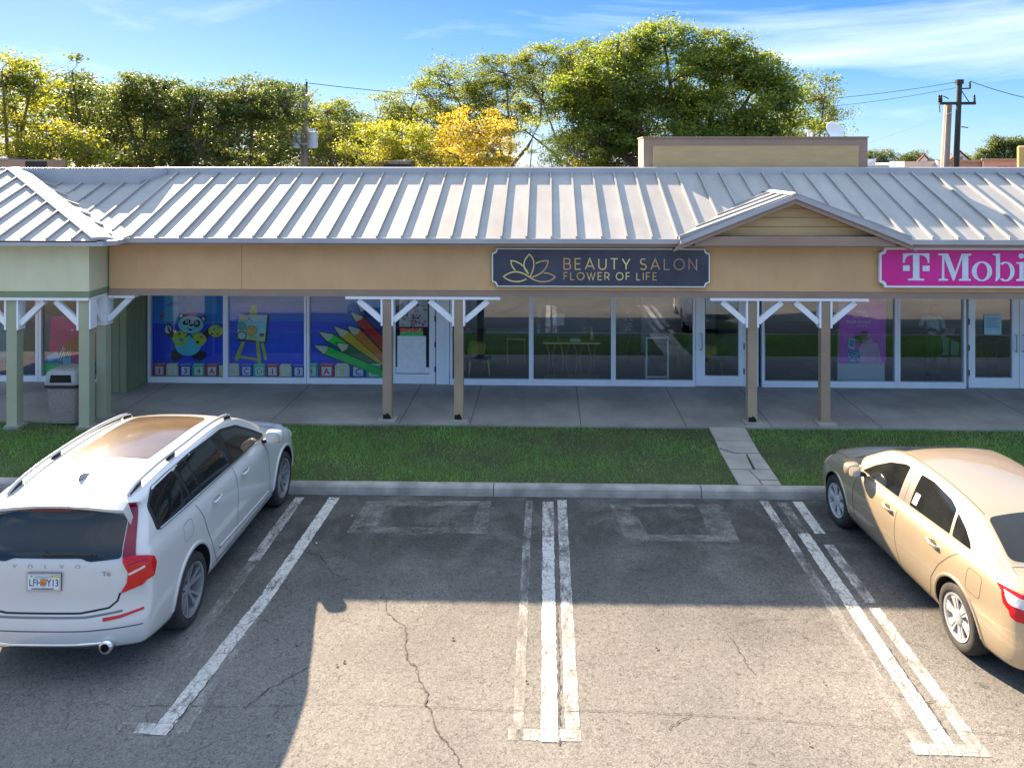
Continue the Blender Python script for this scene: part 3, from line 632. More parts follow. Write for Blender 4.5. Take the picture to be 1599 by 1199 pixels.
SB(MB().box(-2.40, -2.115, WY - .05, WY + .05, .155, 2.47).box(-2.30, -2.22, WY - .06, WY - .05, .155, 2.47), 'door_side_panel', AL)
W4 = window(-2.05, -.405); W5 = window(-.309, 1.351); W6 = window(1.447, 3.09)
D2 = door(3.15, 4.17, 3.345, 4.06, 1)
SB(MB().box(4.175, 4.475, WY - .05, WY + .05, .155, 2.47), 'corner_panel', AL)
W7 = window(4.60, 7.343, fr=.052); W8 = window(7.451, 8.777)
D3 = door(8.885, 9.93, 9.018, 9.792, -1); D4 = door(9.94, 10.98, 10.09, 10.84, 1)
W9 = window(11.1, 12.9)
SB(MB().box(-8.9, XR, WY - .06, WY + .12, 2.40 + .075, 2.50), 'window_head', AL)
SB(MB().box(-8.9, XR, WY - .03, WY + .10, .12, .149), 'threshold', M['walk'])
# rooms behind the glass
SB(MB().box(-12.6, XR, 17.2, 24.2, .10, .158), 'shop_floor', M['int_floor'])
SB(MB().box(-12.6, XR, 17.1, 24.2, 2.75, 2.80), 'shop_ceiling', M['int_ceil'])
SB(MB().box(-12.6, -2.1, 24.0, 24.2, .16, 2.75).box(-2.1, 4.3, 21.8, 22.0, .16, 2.75).box(4.3, XR, 24.0, 24.2, .16, 2.75), 'back_wall', M['int_wall'])
SB(MB().box(-2.2, -2.1, 17.12, 24.0, .16, 2.75).box(4.28, 4.38, 17.12, 24.0, .16, 2.75), 'party_wall', M['int_wall'])
SB(MB().box(2.35, 4.2, 20.0, 20.1, .16, 2.75), 'partition_wall', M['int_light'])
SB(MB().box(XR, XR + .1, 14.8, 30, 0, 4.4), 'end_wall', M['tan'])

# canopy posts (> white braces, footing)
def canopy_post(x, y, w, ztop, m, dirs, hz=2.39, zb=.15):
    p = SB(MB().box(x - w / 2, x + w / 2, y, y + w, zb + .02, ztop), 'canopy_post', m)
    MB().box(x - w / 2 - .08, x + w / 2 + .09, y - .10, y + w + .05, .10, zb + .028).build('footing', M['slab'], p)
    for sgn in dirs:
        # cheek strip and diagonal brace
        xe = x + sgn * (w / 2)
        MB().box(min(xe, xe + sgn * .035), max(xe, xe + sgn * .035), y - .012, y + w + .01, 1.90, hz - .002).build('cheek', M['white_trim'], p)
        MB().bar((xe + sgn * .03, y + w / 2 - .02, 1.99), (xe + sgn * .46, y + w / 2 - .02, hz - .03), .10, .075, up=(0, 1, 0)).build('brace', M['white_trim'], p)
    return p
for xs in ((-2.97, -1.645), (3.735, 5.06)):
    SB(MB().box(xs[0] - .77, xs[1] + .77, 14.575, 14.76, 2.39, 2.438), 'brace_header', M['white_trim'])
    for i, x in enumerate(xs): canopy_post(x, 14.60, .165, 2.388, M['post'], (-1, 1))
# broken, rusted feet of the posts
for x, sx in ((-2.97, 1), (-1.645, .8), (3.735, 1.0)):
    SB(MB().prism([(x - .075, 14.592, .18), (x + .075 * sx, 14.592, .18), (x + .06 * sx, 14.592, .24), (x + .01, 14.592, .29), (x - .03, 14.592, .26), (x - .07, 14.592, .27)], (0, .006, 0)), 'rotten_patch', M['black_hole'])

# ------------------------------------------------------------------ green corner pavilion
pav = empty('corner_pavilion', (-10, 15, 0)); tag(pav, 'pale green corner bay of the shop row with its own hipped metal roof', 'building')
def PB(mb, name, m, parent=None, **k):
    o = mb.build(name, m, parent or pav, **k)
    if parent is None: o.matrix_parent_inverse = Matrix.Translation((10, -15, 0))
    return o
PY = 14.03
PB(MB().box(-13, -8.225, PY, PY + .15, 2.60, 3.43), 'fascia_panel', M['green_light'])
PB(MB().box(-8.40, -8.222, PY + .152, 14.80, 2.60, 3.43), 'fascia_return', M['green_light'])
PB(MB().box(-13, -8.205, PY - .02, PY + .17, 2.49, 2.598).box(-8.42, -8.205, PY + .172, 14.80, 2.49, 2.598), 'fascia_trim', M['green_dark'])
PB(MB().box(-13, -8.0, PY - .20, PY + .2, 3.433, 3.475).box(-8.4, -8.0, PY + .2, 14.50, 3.433, 3.475), 'eave_board', M['green_dark'])
# hipped roof: front slope, hip cap, side slope
CX, CY = -7.80, 13.72                           # eave corner
AX, AY, AZ = -11.4, 16.70, 4.74                  # apex
PB(MB().prism([(-13.6, CY, EZ), (CX, CY, EZ), (CX + .13, CY + .22, EZ), (CX + .1, EY - .005, EZ), (-13.6, EY - .005, EZ)], (0, 0, -.085)), 'roof_edge', M['roof_edge'])
def hz_front(y): return EZ + (y - CY) * (AZ - EZ) / (AY - CY)
def hip_y(x): return CY + (CX - x) / (CX - AX) * (AY - CY)
x = CX - .10
while x > -13.4:
    x0 = x - PW; ya, yb = (hip_y(x), hip_y(x0)); yb = min(yb, AY); ya = min(ya, AY)
    V = [(x0 + .004, CY, EZ + .012), (x - .004, CY, EZ + .012), (x - .004, ya, hz_front(ya) + .012), (x0 + .004, yb, hz_front(yb) + .012)]
    PB(MB().prism(V, (0, 0, -.03)), 'roof_panel', M['roof'])
    ysm = min(hip_y(x0), AY)
    PB(MB().bar((x0, CY - .01, EZ + .035), (x0, ysm, hz_front(ysm) + .035), .028, .05), 'roof_seam', M['roof'])
    x = x0
# side slope between hip and valley, seams running down to the right
def side_z(x): return EZ + (CX - x) * (AZ - EZ) / (CX - AX)
yv = lambda x: EY + .867 * (-7.82 - x) if x < -7.82 else EY
nS = 8
for i in range(nS):
    t0, t1 = i / nS, (i + 1) / nS
    # cut by lines of constant y
    def pts_at(y):
        xh = CX - (y - CY) / (AY - CY) * (CX - AX) if y <= AY else AX
        xv = CX if y < EY else -7.82 - (y - EY) / .867
        return xh, xv
    y0, y1 = CY + .05 + i * .43, CY + .05 + (i + 1) * .43
    if y0 > 17.0: break
    y1 = min(y1, 17.12); a0, b0 = pts_at(y0); a1, b1 = pts_at(y1)
    V = [(a0, y0, side_z(a0) + .014), (b0, y0, side_z(b0) + .014), (b1, y1, side_z(b1) + .014), (a1, y1, side_z(a1) + .014)]
    PB(MB().prism(V, (0, 0, -.03)), 'roof_panel', M['roof'])
    PB(MB().bar((a1, y1, side_z(a1) + .035), (b1 - .10, y1, side_z(b1 - .10) + .035), .028, .045), 'roof_seam', M['roof'])
hipv = Vector((AX - CX, AY - CY, AZ - EZ)); 
PB(MB().prism([(CX + .17, CY + .04, EZ + .02), (CX - .02, CY - .02, EZ + .035), (CX - .20, CY, EZ + .02), (CX - .20, CY, EZ + .065), (CX, CY, EZ + .085), (CX + .17, CY + .04, EZ + .06)], tuple(hipv)), 'hip_cap', M['roof'])
PB(MB().bar((-7.70, EY - .02, EZ + .02), (-11.15, 17.14, 4.665), .26, .018, up=(0, -.37, 1)), 'valley_flashing', M['roof'])
PB(MB().box(-13.6, -11.0, 16.75, 17.3, 4.5, 4.80), 'ridge_flashing', M['roof_edge'])
# posts
for (x, y, dirs) in ((-9.66, PY + .03, (-1, 1)), (-8.335, PY + .03, (-1,))):
    p = PB(MB().box(x - .095, x + .095, y, y + .18, .16, 2.44), 'canopy_post', M['green_post'])
    MB().box(x - .12, x + .16, y - .05, y + .22, .10, .172).build('footing', M['slab'], p)
    for sgn in (-1, 1):
        if sgn > 0 and len(dirs) == 1:
            MB().box(x + .097, x + .125, y - .01, y + .19, 1.92, 2.438).build('cheek', M['white_trim'], p); continue
        xe = x + sgn * .095
        MB().box(min(xe, xe + sgn * .035), max(xe, xe + sgn * .035), y - .012, y + .19, 1.90, 2.438).build('cheek', M['white_trim'], p)
        MB().bar((xe + sgn * .03, y + .08, 2.0), (xe + sgn * .46, y + .08, 2.41), .10, .08, up=(0, 1, 0)).build('brace', M['white_trim'], p)
p3 = PB(MB().box(-8.43, -8.25, 14.62, 14.80, .16, 2.44), 'canopy_post', M['green_post'])
MB().box(-8.46, -8.20, 14.56, 14.84, .10, .172).build('footing', M['slab'], p3)
MB().box(-8.45, -8.23, 14.605, 14.82, 1.88, 1.93).build('collar', M['white_trim'], p3)
MB().box(-8.46, -8.22, 14.595, 14.83, 1.932, 2.438).build('cheek', M['white_trim'], p3)
MB().bar((-8.23, 14.70, 1.97), (-7.80, 14.70, 2.40), .10, .08, up=(0, 1, 0)).build('brace', M['white_trim'], p3)
MB().bar((-8.33, 14.58, 1.97), (-8.33, 14.28, 2.40), .10, .08, up=(1, 0, 0)).build('brace', M['white_trim'], p3)
PB(MB().box(-13, -8.22, PY - .03, PY + .19, 2.442, 2.488).box(-8.42, -8.22, PY + .192, 14.82, 2.442, 2.488).box(-8.2, -7.70, 14.60, 14.78, 2.39, 2.436), 'brace_header', M['white_trim'])
PB(MB().box(-13, -8.45, PY + .2, 17.0, 2.52, 2.56), 'canopy_ceiling', M['white_trim'])
# boarded green pier between the shops
pier = PB(MB().box(-9.18, -8.72, 16.22, 17.12, .15, 2.50), 'pier', M['green_dark'])
for i in range(3): MB().box(-9.17 + i * .155, -9.17 + i * .155 + .143, 16.205, 16.219, .16, 2.49).build('pier_board', M['green_dark'], pier)
for i in range(5): MB().box(-8.718, -8.705, 16.23 + i * .16, 16.23 + i * .16 + .148, .16, 2.49).build('pier_board', M['green_dark'], pier)
def pwin(x0, x1):
    f = PB(MB().box(x0 - .06, x0, WY - .06, WY + .06, .15, 2.5).box(x1, x1 + .06, WY - .06, WY + .06, .15, 2.5).box(x0, x1, WY - .055, WY + .055, .15, .269), 'window', AL)
    MB().box(x0 + .001, x1 - .001, WY - .004, WY + .004, .27, 2.5).build('pane', M['glass_clear'], f); return f
PW1 = pwin(-11.02, -9.24); PW0 = pwin(-12.95, -11.15)
# ------------------------------------------------------------------ window prints
NAVY = (0.003, 0.05, 0.52); NAVY2 = (0.012, 0.18, 0.72); SKYB = (0.05, 0.36, 0.75); BLK = (0.01, 0.012, 0.02); PW_ = (0.55, 0.80, 0.86)
def blocks(p, k, x_start, seq, w, h):
    """a row of toy alphabet blocks: seq of (character, frame colour, char colour)"""
    x = x_start
    for ch, c, cc in seq:
        d = h * .16
        p.poly([(x + w * .04, h * .84), (x + w * .20, h), (x + w * 1.0, h), (x + w * .84, h * .84)], tuple(min(1, q * 1.5 + .12) for q in c))
        p.rect(x + w * .04, 0.01, x + w * .96, h * .84, c)
        p.rect(x + w * .20, h * .10, x + w * .82, h * .74, (0.55, 0.68, 0.62))
        p.text(ch, x + w * .51, h * .20, h * .62, cc, bold=h * .012, align='CENTER')
        x += w
RED_, YEL_, BLU_, GRN_ = (0.45, 0.03, 0.03), (0.62, 0.55, 0.20), (0.01, 0.04, 0.28), (0.02, 0.42, 0.14)
p = Flat2D(gain=1.5); s = .001646; q = lambda x, y: ((x - 50) * s, (1110 - y) * s)
p.rect(0, 0, 1.604, 2.15, NAVY)
p.rect(*q(50, 420), *q(1025, -190), NAVY2)  # lighter upper blue: print background with some glass reflection painted in
p.rect(*q(210, 390), *q(395, -190), SKYB); p.rect(*q(510, 290), *q(915, -190), (0.05, 0.26, 0.55)); p.rect(*q(510, 390), *q(915, 290), (0.01, .14, .46))
p.poly([q(215, 185), q(320, 130), q(395, 130), q(395, 185)], NAVY2); p.poly([q(515, 170), q(515, 135), q(620, 135)], NAVY2)
def E_(x, y, rx, ry, c, r=0): p.ell(*q(x, y), rx * s, ry * s, c, r)
E_(375, 830, 75, 90, BLK, -.3); E_(680, 840, 95, 70, BLK, .2)                      # legs
p.line([q(260, 500), q(300, 560), q(380, 600)], 90 * s, BLK); p.line([q(740, 600), q(800, 530), q(860, 520)], 90 * s, BLK)   # arms
E_(265, 500, 60, 70, BLK); E_(262, 498, 44, 54, (0.45, .62, .75)); E_(275, 500, 14, 45, BLK, .4)
p.line([q(240, 440), q(200, 350), q(185, 330)], 10 * s, (.25, .3, .12)); E_(178, 318, 28, 24, (.40, .03, .02))
E_(530, 700, 175, 145, (0.10, 0.52, 0.74))                                      # belly
p.poly([q(320, 610), q(350, 540), q(430, 510), q(505, 540), q(520, 620), q(490, 700), q(430, 715), q(350, 690)], (0.42, 0.52, 0.04))
p.poly([q(600, 540), q(700, 535), q(770, 590), q(780, 640), q(720, 710), q(640, 710), q(600, 620)], (0.42, 0.52, 0.04))
E_(437, 633, 34, 30, (0.02, .30, .42)); E_(415, 552, 16, 16, BLK); E_(660, 662, 22, 18, (.05, .02, .10)); E_(708, 590, 22, 18, (.50, .12, .16))
E_(445, 320, 42, 46, BLK); E_(735, 350, 42, 44, BLK); E_(442, 325, 24, 26, (.45, .65, .75)); E_(738, 355, 22, 24, (.45, .65, .75))
E_(570, 430, 180, 128, BLK); E_(570, 430, 172, 120, (0.22, 0.60, 0.80)); p.ell(*q(570, 365), 130 * s, 52 * s, PW_)
E_(515, 398, 56, 34, BLK, .35); E_(652, 415, 44, 50, BLK, -.5); E_(520, 392, 27, 22, (.7, .8, .8)); E_(645, 408, 24, 24, (.7, .8, .8)); E_(524, 392, 10, 10, BLK); E_(640, 408, 10, 10, BLK)
E_(578, 438, 26, 15, BLK); p.line([q(515, 460), q(545, 490), q(570, 500), q(600, 490), q(628, 468)], 6 * s, BLK); E_(565, 497, 26, 12, (.06, .01, .02))
p.poly([q(520, 255), q(655, 262), q(660, 315), q(515, 300)], (0.52, 0.14, 0.34))
p.line([q(505, 595), q(545, 548), q(600, 605)], 16 * s, BLK); 
E_(905, 515, 108, 88, BLK); E_(905, 512, 100, 82, (0.42, 0.46, 0.06)); E_(878, 495, 22, 12, NAVY, .4); E_(855, 552, 16, 14, (.01, .08, .04)); E_(930, 552, 20, 15, (.5, .12, .02)); E_(950, 465, 30, 16, (.12, .40, .10)); E_(975, 508, 20, 15, (.45, .40, .12))
p.line([q(915, 420), q(960, 345)], 12 * s, (.05, .35, .20))
blocks(p, s, .02, [('1', RED_, (.18, .02, .02)), ('2', YEL_, (.62, .60, .12)), ('3', BLU_, BLU_), ('4', GRN_, (.02, .35, .12)), ('A', RED_, RED_)], .29, .28)
p.rect(1.49, .01, 1.604, .24, YEL_)
p.build('window_print', (-8.6245, WY + .055, .27), W1)
p = Flat2D(gain=1.5); s = 1.666 / 980; q = lambda x, y: ((x - 60) * s, (1120 - y) * s)
p.rect(0, 0, 1.665, 2.15, NAVY); p.rect(*q(60, 420), *q(145, -140), NAVY2); p.rect(*q(145, 415), *q(1040, -140), (.01, .13, .50)); p.rect(*q(145, 235), *q(1040, -140), (.03, .19, .46))  # paler blue bands upward, partly a painted reflection in the pane
OL = (0.36, 0.42, 0.05)
p.poly([q(120, 910), q(165, 935), q(260, 680), q(215, 675)], OL); p.poly([q(460, 690), q(500, 690), q(545, 905), q(510, 915)], OL); p.line([q(185, 870), q(430, 910)], 34 * s, (.34, .38, .08))
p.poly([q(345, 210), q(408, 206), q(415, 340), q(310, 335)], (.42, .42, .14)); p.line([q(350, 285), q(365, 300), q(382, 283)], 9 * s, (.3, .15, .02))
p.poly([q(140, 640), q(150, 660), q(520, 695), q(545, 690), q(575, 335), q(190, 325)], BLK)
p.poly([q(150, 640), q(185, 330), q(548, 335), q(515, 680)], (0.25, 0.62, 0.72)); p.poly([q(185, 415), q(195, 330), q(548, 335), q(540, 415)], (.52, .62, .52))
for (x, y, rx, ry, c) in ((250, 375, 66, 48, (.30, .18, .10)), (250, 373, 58, 42, (.62, .50, .34)), (220, 480, 60, 60, (.06, .34, .22)), (345, 535, 76, 66, (.28, .18, .05)), (345, 535, 66, 56, (.52, .36, .10)), (350, 528, 28, 24, (.60, .30, .04)), (218, 600, 66, 58, BLK), (218, 600, 52, 46, (.45, .55, .42)), (360, 625, 60, 30, (.34, .46, .18)), (475, 640, 45, 34, (.52, .52, .30)), (478, 590, 34, 22, (.45, .02, .02))):
    p.ell(*q(x, y), rx * s, ry * s, c)
p.line([q(310, 375), q(355, 418)], 8 * s, (.2, .1, .05)); p.line([q(230, 655), q(420, 680)], 30 * s, (.20, .02, .06))
p.poly([q(400, 660), q(445, 680), q(475, 990), q(430, 985)], OL)
blocks(p, s, -.06, [('B', YEL_, (.5, .5, .2)), ('C', BLU_, BLU_), ('D', GRN_, (.02, .35, .12)), ('1', RED_, (.18, .02, .02)), ('2', YEL_, (.62, .60, .12)), ('3', BLU_, BLU_)], .287, .28)
mx = [v for v in p.v]; p.v = [(min(max(v[0], 0), 1.664), v[1], v[2]) for v in mx]
p.build('window_print', (-6.9215, WY + .055, .27), W2)
p = Flat2D(gain=1.5); s = .001937; q = lambda x, y: ((x - 45) * s, (975 - y) * s); WM = 1.643
p.rect(0, 0, WM, 2.15, NAVY); p.rect(*q(45, 360), WM, 2.15, (.01, .12, .48)); p.rect(*q(45, 240), WM, 2.15, (.02, .17, .45))  # top steps to paler blue, part print, part painted reflection
def clipx(pts): return [(min(max(a, 0), WM), min(max(b, 0), 2.15)) for a, b in pts]
def pencil(tip, b1, b2, far1, far2, c, tipc=None):
    p.poly(clipx([q(tip[0] - 10, tip[1] - 4), q(b1[0] + 2, b1[1] - 12), q(far1[0], far1[1] - 8), q(far2[0], far2[1] + 14), q(b2[0] - 14, b2[1] + 10)]), BLK)
    p.poly(clipx([q(*b1), q(*far1), q(*far2), q(*b2)]), c)
    mx_, my_ = (b1[0] + b2[0]) / 2, (b1[1] + b2[1]) / 2
    p.poly(clipx([q(*tip), q(*b1), q(mx_ + (b1[0] - b2[0]) * .12 + 14, my_ + 4), q(*b2)]), (0.50, 0.52, 0.36))
    a = .2; p.poly(clipx([q(*tip), q(tip[0] + (b1[0] - tip[0]) * a, tip[1] + (b1[1] - tip[1]) * a), q(tip[0] + (b2[0] - tip[0]) * a, tip[1] + (b2[1] - tip[1]) * a)]), tipc or c)
pencil((560, 130), (690, 190), (610, 245), (900, 420), (900, 560), (.008, .05, .22))
pencil((485, 240), (630, 300), (555, 355), (900, 560), (900, 720), (.46, .015, .02))
pencil((450, 395), (600, 440), (525, 515), (900, 740), (900, 880), (.55, .17, .02), (.4, .03, .02))
pencil((300, 405), (470, 465), (385, 525), (900, 840), (900, 900), (.58, .36, .02))
pencil((130, 470), (295, 495), (235, 575), (560, 660), (520, 720), (.03, .55, .04))
pencil((330, 590), (470, 610), (400, 695), (900, 880), (900, 1000), (.01, .14, .05))
blocks(p, s, -.17, [('4', GRN_, (.02, .35, .12)), ('A', RED_, RED_), ('B', YEL_, (.5, .5, .2)), ('C', BLU_, BLU_), ('D', GRN_, (.02, .35, .12))], .345, .30)
pencil((80, 620), (240, 630), (195, 715), (880, 900), (880, 980), (.01, .45, .06))
p.v = [(min(max(v[0], 0), WM), v[1], v[2]) for v in p.v]
p.build('window_print', (-5.144, WY + .055, .27), W3)
# childcare door: painting, red and green strip, white sheet
p = Flat2D(gain=1.7); s = .001937; q = lambda x, y: ((x - 1010) * s, (945 - y) * s)
p.rect(*q(1010, 945), *q(1385, 60), BLK)
p.rect(*q(1045, 430), *q(1365, -60), (.60, .66, .64))
rr = random.Random(3)
for k in range(95):
    c = rr.choice([(.5, .03, .05), (.55, .10, .20), (.02, .12, .12), (.01, .06, .10), (.55, .42, .10), (.45, .10, .22), (.05, .30, .28), (.55, .05, .02)])
    x, y = rr.uniform(1060, 1350), rr.uniform(80, 415)
    if abs(x - 1205) > 90 and rr.random() < .35: continue
    p.ell(*q(x, y), rr.uniform(6, 17) * s, rr.uniform(5, 13) * s, c, rr.uniform(0, 3), 10)
p.line([q(1180, 428), q(1195, 370), q(1215, 320), q(1200, 290)], 9 * s, BLK); p.line([q(1215, 320), q(1260, 330), q(1300, 280)], 7 * s, BLK); p.line([q(1200, 350), q(1290, 380), q(1320, 410)], 6 * s, BLK)
p.rect(*q(1055, 480), *q(1315, 440), (.46, .05, .05)); p.rect(*q(1058, 525), *q(1318, 480), (.05, .30, .08))
for k in range(18): p.ell(*q(rr.uniform(1070, 1300), rr.uniform(448, 515)), .02, .012, rr.choice([(.5, .2, .05), (.1, .4, .1), (.5, .05, .1)]), rr.uniform(0, 3), 8)
p.rect(*q(1030, 880), *q(1350, 525), (.50, .66, .72)); p.rect(*q(1012, 938), *q(1384, 872), (.56, .70, .76))
p.v = [(min(max(v[0], 0), .728), min(max(v[1], 0), 1.928), v[2]) for v in p.v]
p.build('door_print', (-3.279, WY + .035, .371), D1)
# print in the pavilion window
p = Flat2D(gain=2.0); x0 = -11.018
def Q(u, v): # window metres: x from the left frame, height above the sill
    return (u, v)
p.rect(0, 0, 1.777, 1.30, (.01, .05, .10))
p.poly([(0.10, .55), (.55, .25), (1.45, .35), (1.70, 1.25), (.15, 1.27)], (.55, .012, .13))
p.ell(.62, .98, .035, .035, (.6, .3, .4)); p.line(arc(.95, .92, .16, .12, 20, 160), .03, (.2, .0, .08))
p.poly([(.35, .62), (.75, .48), (1.35, .55), (1.5, .85), (1.1, .95), (.6, .80)], (.30, .07, .03)); p.poly([(.75, .33), (1.4, .30), (1.5, .55), (.8, .52)], (.34, .06, .04))
p.ell(1.62, 1.15, .26, .28, (.03, .30, .45)); p.ell(1.66, 1.25, .12, .13, (.10, .42, .06))
p.poly([(-.0, .35), (.5, .55), (.62, .30), (.1, .08)], (.02, .10, .22)); p.poly([(.05, .42), (.28, .52), (.34, .36), (.1, .28)], (.06, .30, .60))
for k in range(6): p.line([(.30 + k * .05, .30), (.42 + k * .035, .62 - k * .03)], .016, (.5, .6, .6))
p.rect(.0, .0, .38, .26, (.03, .32, .10)); p.ell(.2, .12, .13, .10, (.02, .45, .12))
p.rect(.42, .12, .60, .38, (.04, .38, .42))
for k, c in enumerate([(.5, .5, .1), (.5, .1, .1), (.1, .4, .1), (.5, .3, .1)]): p.line([(.45 + k * .04, .36), (.42 + k * .055, .58)], .018, c)
p.v = [(min(max(v[0], 0), 1.777), min(max(v[1], 0), 2.2), v[2]) for v in p.v]
p.build('window_print', (-11.018, WY + .055, .271), PW1)
p = Flat2D(); p.rect(0, 0, 1.79, 1.4, (.02, .05, .12)); p.poly([(.2, .3), (1.4, .3), (1.5, 1.1), (.3, 1.2)], (.05, .25, .4)); p.build('window_print', (-12.948, WY + .055, .271), PW0)

# ------------------------------------------------------------------ shop signs
def sign_outline(w, h, r):
    """rectangle with scooped corners"""
    P = []
    for cx, cy, a0 in ((0, 0, 90), (w, 0, 180), (w, h, 270), (0, h, 0)):
        P += arc(cx, cy, r, r, a0, a0 - 90, 6)
    return P
def make_sign(x0, x1, z0, z1, y, r, edge_m, face_m, face_in=.028, rim_m=None):
    w, h = x1 - x0, z1 - z0
    root = empty('shop_sign', (x0, y, z0))
    MB().prism([(a, 0, b) for a, b in sign_outline(w, h, r)], (0, .07, 0)).build('sign_board', edge_m, root)
    P = [(face_in + a, b + face_in) for a, b in sign_outline(w - 2 * face_in, h - 2 * face_in, r)]
    MB().prism([(a, -.006, b) for a, b in P], (0, .0055, 0)).build('sign_face', face_m, root)
    return root
face_navy = noise_mat('navy_sign_face', (0.008, 0.020, 0.050), (0.030, 0.050, 0.095), 1.6, .35, coat=.15, detail=3)
gold_m, _t, _o = new_mat('gold_foil'); _b = _t.nodes.new('ShaderNodeBsdfPrincipled'); _t.links.new(_b.outputs[0], _o.inputs[0])
_b.inputs['Roughness'].default_value = .35; _b.inputs['Metallic'].default_value = .2
_c = _t.nodes.new('ShaderNodeTexCoord'); _s = _t.nodes.new('ShaderNodeSeparateXYZ'); _t.links.new(_c.outputs['Object'], _s.inputs[0])
_r = _t.nodes.new('ShaderNodeValToRGB'); _mr = _t.nodes.new('ShaderNodeMapRange'); _mr.inputs[2].default_value = 3.96; _t.links.new(_s.outputs[0], _mr.inputs[0]); _t.links.new(_mr.outputs[0], _r.inputs[0])
e = _r.color_ramp.elements
for pos, c in ((0.0, (.62, .48, .24)), (.12, (.80, .74, .38)), (.24, (.55, .38, .24)), (.34, (.58, .36, .18)), (.50, (.72, .62, .32)), (.60, (.86, .80, .50)), (.72, (.55, .40, .20)), (.80, (.34, .24, .24)), (.93, (.30, .22, .24))):
    if pos in (0.0,): e[0].position = 0; e[0].color = (*c, 1)
    else: q_ = e.new(pos); q_.color = (c[0], c[1] * .92, c[2] * .62, 1)
_t.links.new(_r.outputs[0], _b.inputs['Base Color'])
sx0, sx1, sz0, sz1 = -1.02, 2.94, 2.645, 3.345
salon = make_sign(sx0, sx1, sz0, sz1, 14.505, .085, M['white_trim'], face_navy, .02)
tag(salon, 'navy beauty salon sign with gold lotus emblem and gold lettering', 'sign')
MB().prism([(a - .03, .0702, b - .03) for a, b in sign_outline(3.96 + .06, .70 + .06, .09)], (0, .02, 0)).build('sign_backing', flat((.50, .40, .16), .5, name='brass_edge'), salon)
p = Flat2D(.0008); sc = 3.96 / 1515; q = lambda x, y: ((x - 45) * sc, (295 - y) * sc)
def bez(P0, P1, P2, P3, n=10):
    out = []
    for k in range(n + 1):
        t = k / n; out.append(tuple((1 - t) ** 3 * a + 3 * (1 - t) ** 2 * t * b + 3 * (1 - t) * t * t * c + t ** 3 * d for a, b, c, d in zip(P0, P1, P2, P3)))
    return out
lw = .022
def ln_(*segs):
    pts = []
    for s_ in segs: pts += bez(*[q(*a) for a in s_])[(1 if pts else 0):]
    p.line(pts, lw, gold_m)
ln_(((268, 135), (272, 105), (290, 85), (307, 68)), ((307, 68), (345, 105), (350, 150), (310, 228)))
ln_(((302, 205), (275, 185), (268, 160), (268, 135)))
ln_(((208, 180), (185, 160), (178, 140), (178, 113)), ((178, 113), (235, 118), (275, 150), (300, 205)))
ln_(((352, 133), (375, 118), (405, 112), (437, 113)), ((437, 113), (432, 165), (400, 205), (325, 228)))
ln_(((285, 240), (255, 262), (180, 275), (125, 225)), ((125, 225), (185, 178), (240, 182), (300, 222)), ((300, 222), (350, 262), (430, 280), (487, 227)), ((487, 227), (465, 208), (440, 195), (405, 200)))
# thin geometric sans capitals drawn as strokes; unit height 1
def glyph(ch):
    h = 1.0
    G = {
     'B': (.62, [[(0, 0), (0, 1), (.34, 1)] + arc(.34, .76, .22, .24, 90, -90, 8) + [(0, .52)], [(.34, .52)] + arc(.36, .26, .26, .26, 90, -90, 8) + [(0, 0)]]),
     'E': (.52, [[(.52, 1), (0, 1), (0, 0), (.52, 0)], [(0, .52), (.46, .52)]]),
     'A': (.82, [[(0, 0), (.41, 1), (.82, 0)], [(.14, .30), (.68, .30)]]),
     'U': (.68, [[(0, 1), (0, .34)] + arc(.34, .34, .34, .34, 180, 360, 10) + [(.68, 1)]]),
     'T': (.66, [[(0, 1), (.66, 1)], [(.33, 1), (.33, 0)]]),
     'Y': (.70, [[(0, 1), (.35, .42), (.70, 1)], [(.35, .42), (.35, 0)]]),
     'S': (.54, [arc(.27, .75, .25, .25, 40, 180, 7) + arc(.27, .75, .25, .25, 200, 270, 4) + arc(.27, .25, .27, .25, 90, -20, 6) + arc(.27, .25, .27, .25, -40, -150, 6)]),
     'L': (.48, [[(0, 1), (0, 0), (.48, 0)]]),
     'O': (.96, [arc(.48, .5, .48, .5, 0, 359, 28)]),
     'N': (.70, [[(0, 0), (0, 1), (.70, 0), (.70, 1)]]),
     'F': (.50, [[(.50, 1), (0, 1), (0, 0)], [(0, .5), (.44, .5)]]),
     'W': (1.1, [[(0, 1), (.29, 0), (.55, .92), (.81, 0), (1.1, 1)]]),
     'R': (.60, [[(0, 0), (0, 1), (.30, 1)] + arc(.30, .70, .28, .30, 90, -90, 8) + [(0, .40)], [(.30, .40), (.60, 0)]]),
     'I': (0.0, [[(0, 0), (0, 1)]]),
     ' ': (.12, []),
    }
    return G[ch]
def stroke_text(txt, x0, x1, y0, h, w):
    global p
    adv = [(glyph(c)[0]) for c in txt]; gap = ((x1 - x0) / h - sum(adv)) / (len(txt) - 1); x = x0
    for c, a in zip(txt, adv):
        p = Flat2D(.0008)
        for st in glyph(c)[1]: p.line([(x + u * h, y0 + v * h) for u, v in st], w, gold_m)
        if glyph(c)[1]: p.build('letter', (0, -.007, 0), salon)
        x += (a + gap) * h
p.build('emblem', (0, -.007, 0), salon)
a0 = q(548, 172); a1 = q(1468, 98); stroke_text('BEAUTY SALON', a0[0], a1[0], a0[1], a1[1] - a0[1], .022)
a0 = q(548, 245); a1 = q(1193, 195); stroke_text('FLOWER OF LIFE', a0[0], a1[0], a0[1], a1[1] - a0[1], .016)
